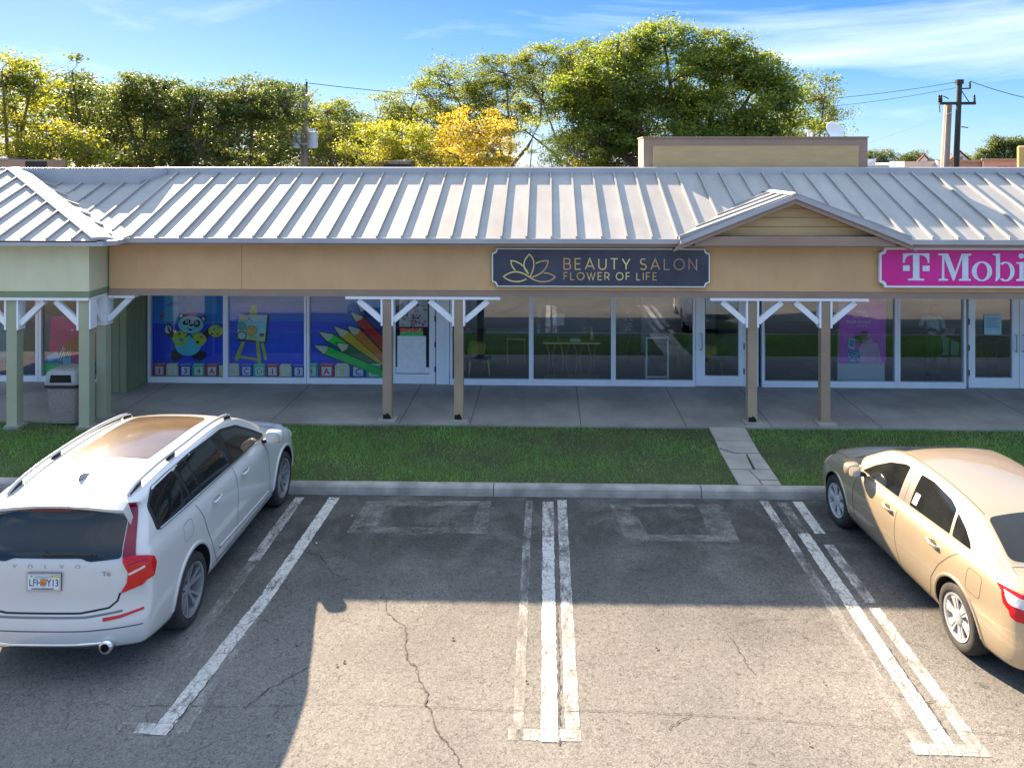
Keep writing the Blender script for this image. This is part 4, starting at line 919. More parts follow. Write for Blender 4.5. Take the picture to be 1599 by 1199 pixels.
# pink sign with slab serif white letters
pink = noise_mat('magenta_sign_face', (0.66, 0.008, 0.24), (0.76, 0.012, 0.30), 2, .45)
tsign = make_sign(5.99, 10.60, 2.655, 3.375, 14.505, .09, M['white_trim'], pink, .038)
tag(tsign, 'bright magenta shop sign with white serif letters, cut by the right edge', 'sign')
p = Flat2D(.0008); sc = .01 * 0 + (14.74 / 1240) / (1599 / 229.); q = lambda x, y: ((x - 22) * sc, (512 - y) * sc)
LW = (.70, .80, .90)
def NL():
    global p
    p.build('letter', (0, -.007, 0), tsign); p = Flat2D(.0008)
def PL(pts): p.poly([q(*a) for a in pts], LW)
def Bz(*a): return bez(*a, n=8)
PL([(265, 148), (541, 148), (541, 248), (524, 248)] + Bz((524, 248), (520, 200), (505, 170), (437, 163)) + [(437, 163), (437, 405), (445, 415), (486, 418), (486, 434), (318, 434), (318, 418), (360, 415), (370, 405), (370, 163)] + Bz((370, 163), (300, 168), (288, 200), (283, 248)) + [(265, 248)])
p.rect(*q(265, 334), *q(335, 276), LW); p.rect(*q(470, 336), *q(543, 278), LW)
NL(); PL([(635, 150), (738, 150), (812, 345), (878, 150), (980, 150), (980, 166), (948, 172), (948, 412), (976, 420), (976, 436), (848, 436), (848, 420), (884, 412), (884, 200), (800, 436), (788, 436), (697, 198), (697, 412), (735, 420), (735, 436), (636, 436), (636, 420), (672, 412), (676, 172), (635, 166)])
def ring(cx, cy, rx, ry, ix, iy, a0=0, a1=360, n=26):
    o_ = [(cx + rx * math.cos(R(a0 + (a1 - a0) * k / n)), cy - ry * math.sin(R(a0 + (a1 - a0) * k / n))) for k in range(n + 1)]
    i_ = [(cx + ix * math.cos(R(a0 + (a1 - a0) * k / n)), cy - iy * math.sin(R(a0 + (a1 - a0) * k / n))) for k in range(n + 1)]
    p.raw([q(*a) for a in o_ + i_], [(k, k + 1, n + 2 + k, n + 1 + k) for k in range(n)], LW)
NL(); ring(1090, 336, 106, 105, 56, 90)
NL(); PL([(1203, 150), (1278, 145), (1278, 405), (1240, 440), (1228, 436), (1236, 395), (1236, 180), (1228, 168), (1203, 164)])
ring(1335, 337, 95, 104, 50, 88, -128, 128)
NL(); PL([(1448, 240), (1525, 236), (1525, 408), (1532, 416), (1560, 420), (1560, 436), (1446, 436), (1446, 420), (1472, 414), (1480, 406), (1480, 262), (1472, 254), (1448, 252)])
p.ell(*q(1499, 172), 29 * sc, 27 * sc, LW)
NL(); PL([(1580, 150), (1655, 145), (1655, 405), (1662, 416), (1690, 420), (1690, 436), (1575, 436), (1575, 420), (1602, 414), (1610, 406), (1610, 180), (1602, 168), (1580, 164)])
NL(); ring(1800, 336, 92, 105, 48, 90, 20, 330); p.rect(*q(1712, 336), *q(1890, 312), LW); NL()

# ------------------------------------------------------------------ poster, notices and things in the shops
WB = tag(MB().box(-.50, .50, 0, .03, 0, 1.18).box(-.48, .48, .03, .3, 0, .03).build('display_board', M['int_light']), 'pale board standing behind the magenta window poster', 'board')
WB.location = (6.72, 17.22, .16)
pr = Flat2D(gain=2.3); MG = (.46, .02, .34); w_ = .98; sP = .98 / 540
q = lambda x, y: ((x - 932) * sP, (795 - y) * sP)
pr.rect(0, 0, w_, 1.42, MG)
pr.text("WE'LL", *q(1115, 208), .086, (.62, .66, .80), bold=.0022); pr.text("PAY OFF", *q(1085, 265), .086, (.62, .66, .80), bold=.0022); pr.text("YOUR PHONE", *q(1008, 328), .082, (.62, .66, .80), bold=.0022)
[pr.rect(*q(a_, 358), *q(a_ + 14, 348), (.60, .40, .60)) for a_ in (1135, 1156, 1177, 1198, 1225, 1246)]; pr.rect(*q(1015, 378), *q(1395, 374), (.45, .12, .36))
HO = (.40, .20, .33); SK = (.16, .075, .045)
pr.poly([q(1165, 790), q(1150, 640), q(1190, 570), q(1290, 545), q(1370, 560), q(1400, 640), q(1420, 790)], HO)
pr.poly([q(1195, 570), q(1240, 545), q(1300, 500), q(1320, 530), q(1290, 570), q(1240, 590)], (.34, .16, .27))
pr.ell(*q(1222, 500), .062, .088, SK); pr.ell(*q(1218, 452), .090, .062, (.01, .008, .012)); pr.line([q(1200, 528), q(1222, 538), q(1246, 525)], .010, (.6, .5, .5))
pr.ell(*q(1145, 530), .066, .082, (.20, .10, .07)); pr.ell(*q(1143, 492), .080, .050, (.01, .01, .02)); pr.ell(*q(1180, 520), .03, .09, (.01, .01, .02))
pr.poly([q(1018, 790), q(1020, 680), q(1080, 640), q(1150, 635), q(1170, 700), q(1168, 790)], (.01, .10, .30))
for k in range(34): pr.ell(*q(rr.uniform(1030, 1160), rr.uniform(665, 780)), .014, .010, (.42, .50, .62), rr.uniform(0, 3), 6)
pr.poly([q(1042, 498), q(1112, 512), q(1096, 632), q(1024, 606)], (.55, .62, .72)); pr.poly([q(1052, 512), q(1104, 522), q(1090, 602), q(1036, 586)], (.01, .12, .34))
pr.line([q(1235, 600), q(1240, 660)], .006, (.6, .4, .5)); pr.line([q(1265, 600), q(1262, 660)], .006, (.6, .4, .5)); pr.line([q(1355, 620), q(1365, 690), q(1375, 780)], .006, (.2, .06, .16))
po = pr.build('poster', (0, 0, 0)); po.location = (6.22, 17.12, .64); tag(po, 'magenta phone poster of two people taking a selfie, in the shop window', 'poster')
nb_ = Flat2D(); nb_.rect(0, 0, .36, .42, (.36, .58, .64)); 
for k in range(5): nb_.rect(.04, .33 - k * .045, .32 - (k % 2) * .05, .345 - k * .045, (.14, .24, .40))
no = nb_.build('door_notice', (0, 0, 0)); no.location = (9.22, 17.035, 1.28); tag(no, 'printed notice sheet taped inside the phone shop door', 'notice')
def furniture_table(x, y, w, d, h, top_m, leg_m, label):
    t = empty('table', (x, y, .158)); tag(t, label, 'table')
    MB().box(-w / 2, w / 2, -d / 2, d / 2, h - .05, h, ).build('tabletop', top_m, t)
    for sx in (-1, 1):
        for sy in (-1, 1): MB().bar((sx * (w / 2 - .06), sy * (d / 2 - .06), 0), (sx * (w / 2 - .08), sy * (d / 2 - .08), h - .052), .035, .035, up=(0, 1, 0)).build('leg', leg_m, t)
    return t
furniture_table(9.75, 18.5, .95, .6, .74, M['dark'], M['dark'], 'dark table inside the phone shop door')
bx_ = MB().box(-.2, .2, -.12, .12, 0, .2, bev=.02).build('document_tray', flat((.03, .18, .24), .5)); bx_.location = (9.6, 18.5, .90); tag(bx_, 'teal tray on the dark table inside the phone shop', 'tray')
cab = MB().box(-.35, .35, -.3, .3, 0, .62).box(-.36, .36, -.31, .31, .622, .65).build('cabinet', M['int_light']); cab.location = (10.0, 20.2, .158); tag(cab, 'low white cabinet at the back of the phone shop', 'cabinet')
lp = MB().box(0, .10, 0, .5, 0, 1.05).build('leaflet_stand', M['int_light']); lp.location = (4.66, 17.5, .158); tag(lp, 'pale leaflet stand at the left edge of the phone shop window', 'stand')
# salon: console table with curved gold legs
M['brass'] = noise_mat('brushed_brass', (0.55, 0.42, 0.18), (0.66, 0.52, 0.24), 6, .35, metallic=.6)
ct = empty('console_table', (.52, 17.5, .158)); tag(ct, 'slim gold console table with hourglass legs in the salon window', 'table')
MB().box(-.62, .62, -.17, .17, .80, .835).build('tabletop', M['brass'], ct); MB().box(-.60, .60, -.15, .15, .02, .06).build('shelf', M['brass'], ct)
for k in range(4):
    xk_ = -.45 + k * .30; g = MB()
    for sg in (-1, 1):
        g.tube([(xk_ + sg * .10, -.12, .795), (xk_ + sg * .035, -.12, .55), (xk_ + sg * .03, -.12, .38), (xk_ + sg * .09, -.12, .06)], .009, 6)
    g.build('leg', M['brass'], ct)
lamp = empty('table_lamp', (.23, 17.5, .995)); tag(lamp, 'table lamp with pale square shade on the gold console', 'lamp')
MB().lathe([(.06, 0), (.06, .015), (.012, .03), (.012, .36), (.0, .36)], 12).build('stand', M['brass'], lamp); MB().prism([(-.13, -.13, .36), (.13, -.13, .36), (.13, .13, .36), (-.13, .13, .36)], (0, 0, .26)).build('lamp_shade', M['int_light'], lamp)
vs = MB().lathe([(.05, 0), (.07, .05), (.055, .18), (.04, .27), (.05, .28)], 16).build('vase', M['brass'], smooth=True); vs.location = (.97, 17.5, .994); tag(vs, 'small gold vase on the right end of the console', 'vase')
bk = MB().box(-.12, .12, -.08, .08, 0, .03).box(-.10, .10, -.07, .07, .031, .055).build('book', M['int_light']); bk.location = (.60, 17.5, .994); tag(bk, 'stack of pale books in the middle of the gold console', 'book')
cb = empty('chalkboard', (2.37, 17.3, .158)); tag(cb, 'blank chalkboard easel with white frame in the salon window', 'chalkboard')
MB().box(-.25, -.215, -.02, .02, 0, .98).box(.215, .25, -.02, .02, 0, .98).box(-.215, .215, -.02, .02, .94, .98).box(-.215, .215, -.02, .02, .09, .13).build('frame', M['white_trim'], cb)
MB().box(-.214, .214, -.008, .008, .131, .939).build('slate', flat((.015, .03, .03), .7), cb)
MB().bar((-.22, .03, .9), (-.22, .35, 0), .03, .02).bar((.22, .03, .9), (.22, .35, 0), .03, .02).build('rear_leg', M['white_trim'], cb)
def chair(x, y, rz_, label):
    c = empty('chair', (x, y, .158), rz_); tag(c, label, 'chair', 'dark waiting chairs in the salon')
    MB().box(-.28, .28, -.28, .26, .34, .46, bev=.03).build('seat', flat((.015, .03, .035), .7), c)
    MB().box(-.29, .29, .262, .36, .40, .95, bev=.03).build('backrest', flat((.015, .03, .035), .7), c)
    for sx in (-1, 1):
        MB().bar((sx * .24, -.24, 0), (sx * .20, -.2, .338), .03, .03, up=(0, 1, 0)).build('leg', M['brass'], c); MB().bar((sx * .24, .26, 0), (sx * .20, .2, .338), .03, .03, up=(0, 1, 0)).build('leg', M['brass'], c)
    return c
chair(-1.6, 17.9, .3, 'dark chair with a yellow cushion behind the left salon window'); chair(2.95, 18.9, -.5, 'dark chair beside the pale partition of the salon'); chair(3.6, 17.9, .2, 'dark chair just inside the salon door')
for x, y, z, rz_, l in ((-1.6, 17.82, .72, .3, 'mustard cushion leaning on the left salon chair'), (3.6, 17.82, .66, .2, 'mustard cushion on the chair inside the salon door')):
    cu_ = MB().box(-.20, .20, -.06, .06, -.18, .18, bev=.055).build('cushion', flat((.70, .52, .10), .8)); cu_.location = (x, y, z); cu_.rotation_euler = (-.25, .2, rz_); tag(cu_, l, 'cushion')
st_ = empty('side_table', (-.75, 18.9, .158)); tag(st_, 'small dark side table left of the gold console', 'table')
MB().box(-.22, .22, -.2, .2, .58, .61).build('tabletop', M['brass'], st_)
for sx in (-1, 1): MB().box(sx * .2 - .01, sx * .2 + .01, -.19, -.17, 0, .578).build('leg', M['brass'], st_)
pl = empty('flower_vase', (1.9, 19.0, .158)); tag(pl, 'tall white orchid in a floor vase inside the salon', 'plant')
MB().lathe([(.08, 0), (.11, .2), (.06, .5), (.07, .52)], 14).build('vase', flat((.05, .08, .09), .3), pl, smooth=True)
fb = MB(); rr2 = random.Random(5)
for k in range(26):
    a = rr2.uniform(0, 6.28); z = rr2.uniform(.75, 1.25); r_ = rr2.uniform(.02, .12); fb.box(r_ * math.cos(a) - .025, r_ * math.cos(a) + .025, r_ * math.sin(a) - .01, r_ * math.sin(a) + .01, z - .02, z + .025, bev=.006)
fb.build('blossom', M['int_light'], pl); MB().tube([(0, 0, .5), (.03, 0, .9), (-.02, 0, 1.2)], .008, 6).build('stem', flat((.05, .12, .04)), pl)

# ------------------------------------------------------------------ litter bin
lb = empty('litter_bin', (-8.86, 14.52, .15), 0.02); tag(lb, 'pebble textured square litter bin with grey hooded lid beside the green posts', 'bin')
def rsq(w, z, r=.09, n=5):
    P = []
    for cx, cy, a0 in ((w - r, w - r, 0), (-w + r, w - r, 90), (-w + r, -w + r, 180), (w - r, -w + r, 270)):
        for k in range(n + 1): t = R(a0 + 90 * k / n); P.append((cx + r * math.cos(t), cy + r * math.sin(t), z))
    return P
def loft(rings, name, m, parent, cap=True, smooth=True):
    n = len(rings[0]); V = [p for r_ in rings for p in r_]; F = []
    for i in range(len(rings) - 1):
        for j in range(n): F.append((i * n + j, i * n + (j + 1) % n, (i + 1) * n + (j + 1) % n, (i + 1) * n + j))
    if cap: F.append(tuple(range(n - 1, -1, -1))); F.append(tuple(range((len(rings) - 1) * n, len(rings) * n)))
    o = mesh_obj(name, V, F, m, parent); smooth_by_angle(o, 40); return o
loft([rsq(.25, 0), rsq(.26, .05), rsq(.295, .60), rsq(.298, .66)], 'bin_body', M['bin_body'], lb)
loft([rsq(.315, .661), rsq(.33, .67), rsq(.33, .70), rsq(.31, .71)], 'rim', M['dark'], lb)
loft([rsq(.322, .711), rsq(.33, .73), rsq(.315, .80), rsq(.30, .93), rsq(.27, .965), rsq(.20, .98)], 'lid', M['bin_lid'], lb)
for a in range(4):
    mm = Matrix.Rotation(a * math.pi / 2, 4, 'Z'); g = MB().prism([tuple(mm @ Vector(v)) for v in ((-.20, -.318, .765), (.20, -.318, .765), (.18, -.309, .90), (-.18, -.309, .90))], tuple(mm @ Vector((0, -.006, 0)) - Vector((0, 0, 0))))
    g.build('bin_opening', M['black_hole'], lb)

# ------------------------------------------------------------------ rooftop things and street poles behind
hv = empty('rooftop_unit', (-4.76, 24.3, 4.45)); tag(hv, 'low brown air handling unit on the flat roof left of centre', 'roof unit')
MB().box(-.6, .6, -.4, .4, 0, .50).build('casing', M['brown'], hv); MB().box(-.2, .62, -.43, -.405, .1, .42).build('grille', M['dark'], hv); MB().box(-.62, .64, -.43, .43, .502, .53).build('lid', M['roof_edge'], hv)
hv2 = empty('rooftop_unit', (-15.3, 22.4, 4.45)); tag(hv2, 'long low grey vent housing on the roof at the left edge', 'roof unit')
MB().box(-1.6, 1.25, -.4, .4, 0, .55).build('casing', M['brown'], hv2); MB().box(.6, 1.2, -.43, -.41, .34, .50).build('grille', M['dark'], hv2); MB().box(-1.62, .1, -.42, .42, .552, .60).build('lid', M['roof_edge'], hv2)
sd = empty('satellite_dish', (6.50, 18.3, 5.50)); tag(sd, 'pale satellite dish peeping over the parapet box', 'dish')
dm = MB().lathe([(0.001, 0), (.10, .015), (.19, .05), (.23, .08), (.22, .085), (.18, .06), (.10, .027), (0.001, .012)], 18).build('dish', M['int_light'], sd, smooth=True); dm.rotation_euler = (R(55), R(35), 0); dm.location = (0, 0, .10)
MB().tube([(0, 0, -.05), (0, 0, .10)], .02).build('mast', M['steel'], sd)
av = MB().tube([(0, 0, -.1), (0, 0, .13)], .03).box(-.05, .05, -.05, .05, .13, .17).box(.06, .10, -.02, .02, -.1, .12).build('roof_vent', M['int_light']); av.location = (5.95, 18.3, 5.49); tag(av, 'short pale vent pipe on the parapet box, left of the dish', 'vent')

def pole(name, x, y, h, r0, r1, lean, m, label):
    t = empty(name, (x, y, 0)); tag(t, label, 'utility pole'); MB().tube([(0, 0, 0), (lean * .5, 0, h * .5), (lean, 0, h)], [r0, (r0 + r1) / 2, r1], 12).build('shaft', m, t, smooth=False); return t
p1 = pole('utility_pole', -9.27, 30, 7.75, .16, .115, 0, M['pole_wood'], 'weathered wooden utility pole carrying grey transformers')
MB().tube([(.08, 0, 7.6), (.09, 0, 8.0)], [.05, .035], 8).build('insulator', M['dark'], p1)
for sx in (-.30, .36, .16):
    tt = MB().lathe([(.17, 5.47 - (0 if sx != .16 else 0)), (.185, 5.5), (.185, 6.02), (.20, 6.04), (.20, 6.07), (.10, 6.10), (0.001, 6.11)], 16, c=(sx, (-.1 if sx != .16 else .35), 0)).build('transformer', M['steel'], p1, smooth=False)
    for k in (-1, 1): MB().lathe([(.03, 6.1), (.045, 6.14), (.03, 6.18), (.04, 6.21), (.012, 6.24)], 8, c=(sx + k * .08, (-.1 if sx != .16 else .35), 0)).build('bushing', M['porcelain'], tt)
MB().box(-.35, .40, -.13, -.10, 5.60, 5.66).build('bracket', M['steel'], p1)
MB().tube([(-.25, -.2, 5.95), (-.20, -.28, 5.75), (-.02, -.2, 5.45), (0, -.14, 5.2)], .012, 6).build('cable', M['dark'], p1)
p2 = pole('utility_pole', 21.95, 45, 8.15, .27, .20, .42, M['pole_conc'], 'pale leaning concrete utility pole beside the dark one')
MB().tube([(.02, -.26, 4), (.27, -.2, 8.1)], .03, 6).build('conduit', M['steel'], p2)
p3_ = pole('utility_pole', 22.30, 44.4, 9.35, .19, .13, .40, M['pole_dark'], 'dark wooden utility pole with crossarm and insulators')
MB().box(-.72, 1.25, -.09, .09, 8.12, 8.27).build('crossarm', M['pole_dark'], p3_)
MB().box(.20, .56, -.14, .14, 9.25, 9.50).build('pole_cap', M['pole_dark'], p3_)
for x, z in ((-.72, 8.27), (1.2, 8.27), (-.6, 8.27), (.95, 9.0)):
    MB().lathe([(.05, 0), (.075, .05), (.055, .12), (.075, .18), (.05, .26), (.065, .34), (.02, .42)], 8, c=(x, 0, z)).build('insulator', M['dark'], p3_)
MB().bar((.42, 0, 9.0), (.98, 0, 9.02), .07, .07, up=(0, 1, 0)).build('bracket_arm', M['pole_dark'], p3_)
MB().bar((.36, 0, 9.1), (.95, 0, 8.2), .04, .04, up=(0, 1, 0)).bar((.5, 0, 6.9), (.85, 0, 6.85), .05, .06, up=(0, 1, 0)).bar((-.7, 0, 8.1), (-.68, 0, 7.7), .04, .04, up=(0, 1, 0)).bar((-.5, 0, 8.6), (-.2, 0, 8.45), .05, .03, up=(0, 1, 0)).build('bracket', M['pole_dark'], p3_)
def wire(a, b, sag, r, label, m=None):
    a = Vector(a); b = Vector(b); P = [a.lerp(b, k / 24) - Vector((0, 0, sag * 4 * (k / 24) * (1 - k / 24))) for k in range(25)]
    tag(MB().tube(P, r, 5, False).build('overhead_wire', m or M['dark'], smooth=False), label, 'wire')
wire((22.7, 44.4, 9.4), (-9.18, 30, 7.95), 1.1, .014, 'upper wire from the dark pole towards the transformer pole')
wire((22.5, 44.4, 9.05), (2, 46, 8.2), .8, .012, 'second wire running left from the dark pole')
wire((23.3, 44.4, 9.4), (40, 52, 9.0), .9, .02, 'wire leaving the dark pole to the right')
wire((-9.3, 30, 7.5), (-26, 28, 7.0), .35, .012, 'upper pale wire left of the transformer pole', M['steel']); wire((-9.3, 30, 7.1), (-26, 28, 6.6), .35, .012, 'lower pale wire left of the transformer pole', M['steel'])
wire((-9.35, 30, 5.2), (-12.5, 28, 4.0), .05, .012, 'short stay wire going down left from the transformer pole', M['steel'])
wire((22.3, 44.4, 7.7), (6, 36, 3.5), .3, .01, 'thin slanting cable from the poles down to the roof', M['steel'])

# far buildings on the right horizon
def house(name, label, cat, x0, x1, y, d, h, roof, wall_m, roof_m, group=None):
    t = empty(name, ((x0 + x1) / 2, y, 0)); tag(t, label, cat, group); w = (x1 - x0) / 2
    MB().box(-w, w, 0, d, 0, h).build('wall', wall_m, t)
    if roof > 0:
        MB().prism([(-w, -.01, h), (w, -.01, h), (0, -.01, h + roof)], (0, .3, 0)).build('gable_wall', wall_m, t)
        for s_ in (-1, 1):
            a = Vector((s_ * (w + .25), -.3, h - .12)); b = Vector((0, -.3, h + roof + .1)); g = MB().prism([tuple(a), tuple(b), tuple(b + Vector((0, 0, .16))), tuple(a + Vector((0, 0, .16)))], (0, d + .6, 0)); g.build('roof', roof_m, t)
        MB().box(-.3, .3, -.05, -.012, h + roof * .25, h + roof * .55).build('window', M['brown'], t)
    else: MB().box(-w - .1, w + .1, -.1, d + .1, h, h + .18).build('roof', roof_m, t)
    return t
RDR = flat((.22, .035, .03), .8, name='red_tile_roof'); WHW = flat((.72, .70, .66), .9, name='white_render'); PNK = flat((.50, .30, .26), .9, name='pink_render'); YLW = noise_mat('yellow_render', (.60, .40, .14), (.66, .45, .17), .5, .9)
h1 = house('distant_house', 'far white gabled house with red roof left of the leaning poles', 'house', 50.2, 52.8, 110, 9, 4.3, 1.6, WHW, RDR)
h1.rotation_euler = (0, 0, R(-24))
h2 = house('distant_house', 'far white gabled house with red roof right of the leaning poles', 'house', 55.0, 57.6, 110, 9, 5.0, 1.45, WHW, RDR); h2.rotation_euler = (0, 0, R(-24))
house('distant_shed', 'long low white roofed shed on the horizon beside the parapet box', 'shed', 34.0, 42.5, 92, 8, 4.55, 0, WHW, WHW)
h5 = house('distant_shed', 'white flat building in front of the left gabled house', 'shed', 41.5, 49.0, 96, 8, 4.75, 0, WHW, WHW)
sq_ = MB().box(0, .95, 0, 1.2, 0, 5.4).build('rooftop_tank', M['steel']); sq_.location = (38.2, 96, 0); tag(sq_, 'small grey box tank standing above the far shed roof', 'tank')
hb = house('distant_building', 'long brown flat roofed building under the utility poles', 'building', 33.4, 38.2, 70, 10, 5.0, 0, M['brown'], M['brown'])
hb.rotation_euler = (0, 0, R(-26)); hb2 = MB().box(-1.3, 1.3, 0, 3, 0, 5.05).build('rooftop_unit', M['roof_edge']); hb2.location = (31.9, 69, 0); tag(hb2, 'dark grey unit at the left end of the brown far building', 'roof unit')
tag(MB().box(33.2, 33.7, 68.5, 69, 0, 5.1).build('distant_pillar', WHW), 'narrow white pillar end wall beside the brown far building', 'wall')
hp = house('distant_building', 'pink flat roofed shop with red lettering near the right edge', 'building', 35.9, 39.8, 66, 10, 5.1, 0, PNK, M['brown'])
hp.rotation_euler = (0, 0, R(-28))
p = Flat2D(.01)
for k in range(4): p.rect(k * .42, 0, k * .42 + .30, .30, (.40, .03, .10))
o = p.build('lettering', (-.9, -.06, 4.35), hp)
hy = empty('yellow_building', (31.97, 55, 0), R(-31)); tag(hy, 'plain yellow rendered building cut by the right edge', 'building'); MB().box(0, 6, 0, 8, 0, 6.1, bev=.12).build('wall', YLW, hy)
# ------------------------------------------------------------------ cars
def pchip(pts):
    X = np.array([a for a, b in pts], float); Y = np.array([b for a, b in pts], float)
    h = np.diff(X); d = np.diff(Y) / h; m = np.zeros(len(X)); m[0] = d[0]; m[-1] = d[-1]
    for i in range(1, len(X) - 1):
        if d[i - 1] * d[i] > 0:
            w1 = 2 * h[i] + h[i - 1]; w2 = h[i] + 2 * h[i - 1]; m[i] = (w1 + w2) / (w1 / d[i - 1] + w2 / d[i])
    def f(x):
        x = min(max(x, X[0]), X[-1]); i = int(min(np.searchsorted(X, x, 'right') - 1, len(X) - 2)); i = max(i, 0)
        t = (x - X[i]) / h[i]; t2 = t * t; t3 = t2 * t
        return float((2 * t3 - 3 * t2 + 1) * Y[i] + (t3 - 2 * t2 + t) * h[i] * m[i] + (-2 * t3 + 3 * t2) * Y[i + 1] + (t3 - t2) * h[i] * m[i + 1])
    return f
class CarShape:
    """body surface from side profile, plan outline and section curves; s runs from the rear bumper forward"""
    def __init__(c, L, bottom, belt, top, plan, hwt, sect, yr, yf, rear_bulge, front_bulge, crown, J=46, I=9, bulge_g=.02):
        c.L = L; c.top = pchip(top); c.belt = pchip(belt); c.bottom = pchip(bottom); c.plan = pchip(plan); c.hwt = pchip(hwt); c.sect = pchip(sect)
        c.yr = pchip(yr); c.yf = pchip(yf); c.crown = pchip(crown); c.J = J; c.I = I; c.rb = rear_bulge; c.fb = front_bulge; c.bg = bulge_g
        c.kb = [0, .05, .16, .30, .44, .58, .70, .80, .88, .95, 1.0]; c.kg = [.06, .30, .55, .80, .94, 1.0]
    def vert(c, t, k, f):
        """t along, k layer, f fraction of half width"""
        y = t * c.L
        for _ in range(4):
            zb, zt, ze = c.bottom(y), c.belt(y), c.top(y) - c.crown(y)
            zt = min(zt, ze - .002)
            if k < len(c.kb): z = zb + (zt - zb) * c.kb[k]
            else: z = zt + (ze - zt) * c.kg[k - len(c.kb)]
            y = c.yr(z) + (c.yf(z) - c.yr(z)) * t
        W = c.plan(y)
        if k < len(c.kb): hw = W * c.sect(c.kb[k])
        else:
            g = c.kg[k - len(c.kb)]; wb = W * c.sect(1.0); thin = min(1, (ze - zt) / .25)
            hw = wb + (c.hwt(y) - wb) * g + c.bg * thin * math.sin(math.pi * g)
        return hw, y, z
    def build(c, name, mat):
        ts = [0.5 - 0.5 * math.cos(math.pi * j / c.J) * (1 - .0) for j in range(c.J + 1)]
        ts = [.55 * a + .45 * (j / c.J) for j, a in enumerate(ts)]
        KN = len(c.kb) + len(c.kg); idx = {}; V = []; F = []
        fr = [i / c.I for i in range(-c.I, c.I + 1)]
        fr = [math.copysign(abs(a) ** .85, a) for a in fr]
        def vid(i, j, k):
            key = (i, j, k)
            if key not in idx:
                f = fr[i]; hw, y, z = c.vert(ts[j], k, abs(f)); x = hw * f
                rear = (1 - ts[j]) ** 14; front = ts[j] ** 14
                y += rear * c.rb * abs(f) ** 3 - front * c.fb * abs(f) ** 2.6
                if k == KN - 1: z = c.top(y) - c.crown(y) * abs(f) ** 2.2
                idx[key] = len(V); V.append((x, y - c.L / 2, z))
            return idx[key]
        n = len(fr); J = c.J
        for j in range(J):
            for k in range(KN - 1):
                F.append((vid(n - 1, j, k), vid(n - 1, j + 1, k), vid(n - 1, j + 1, k + 1), vid(n - 1, j, k + 1)))
                F.append((vid(0, j, k), vid(0, j, k + 1), vid(0, j + 1, k + 1), vid(0, j + 1, k)))
            for i in range(n - 1):
                F.append((vid(i, j, KN - 1), vid(i + 1, j, KN - 1), vid(i + 1, j + 1, KN - 1), vid(i, j + 1, KN - 1)))
                F.append((vid(i, j, 0), vid(i, j + 1, 0), vid(i + 1, j + 1, 0), vid(i + 1, j, 0)))
        for k in range(KN - 1):
            for i in range(n - 1):
                F.append((vid(i, 0, k), vid(i + 1, 0, k), vid(i + 1, 0, k + 1), vid(i, 0, k + 1)))
                F.append((vid(i, J, k), vid(i, J, k + 1), vid(i + 1, J, k + 1), vid(i + 1, J, k)))
        return mesh_obj(name, V, F, mat, None, True)
def apply_mods(o):
    dg = bpy.context.evaluated_depsgraph_get(); ev = o.evaluated_get(dg); me = bpy.data.meshes.new_from_object(ev)
    o.modifiers.clear(); o.data = me; return o
def cut_arches(body, wheels, half, r, inner=.30):
    for (y, z) in wheels:
        for sg in (-1, 1):
            b = MB(); b.lathe([(r, sg * (half + .4)), (r, sg * (half - inner))] if sg < 0 else [(r, half - inner), (r, half + .4)], 40, 'x', (0, y, z))
            b.m = [0] * len(b.f); cu = b.build('arch_cutter', [M['black_hole']])
            bm = bmesh.new(); bm.from_mesh(cu.data); bmesh.ops.recalc_face_normals(bm, faces=bm.faces); bm.to_mesh(cu.data); bm.free()
            md = body.modifiers.new('b', 'BOOLEAN'); md.object = cu; md.operation = 'DIFFERENCE'; md.solver = 'EXACT'; md.material_mode = 'TRANSFER'
            bpy.context.view_layer.update(); apply_mods(body)
            me = cu.data; bpy.data.objects.remove(cu); bpy.data.meshes.remove(me)
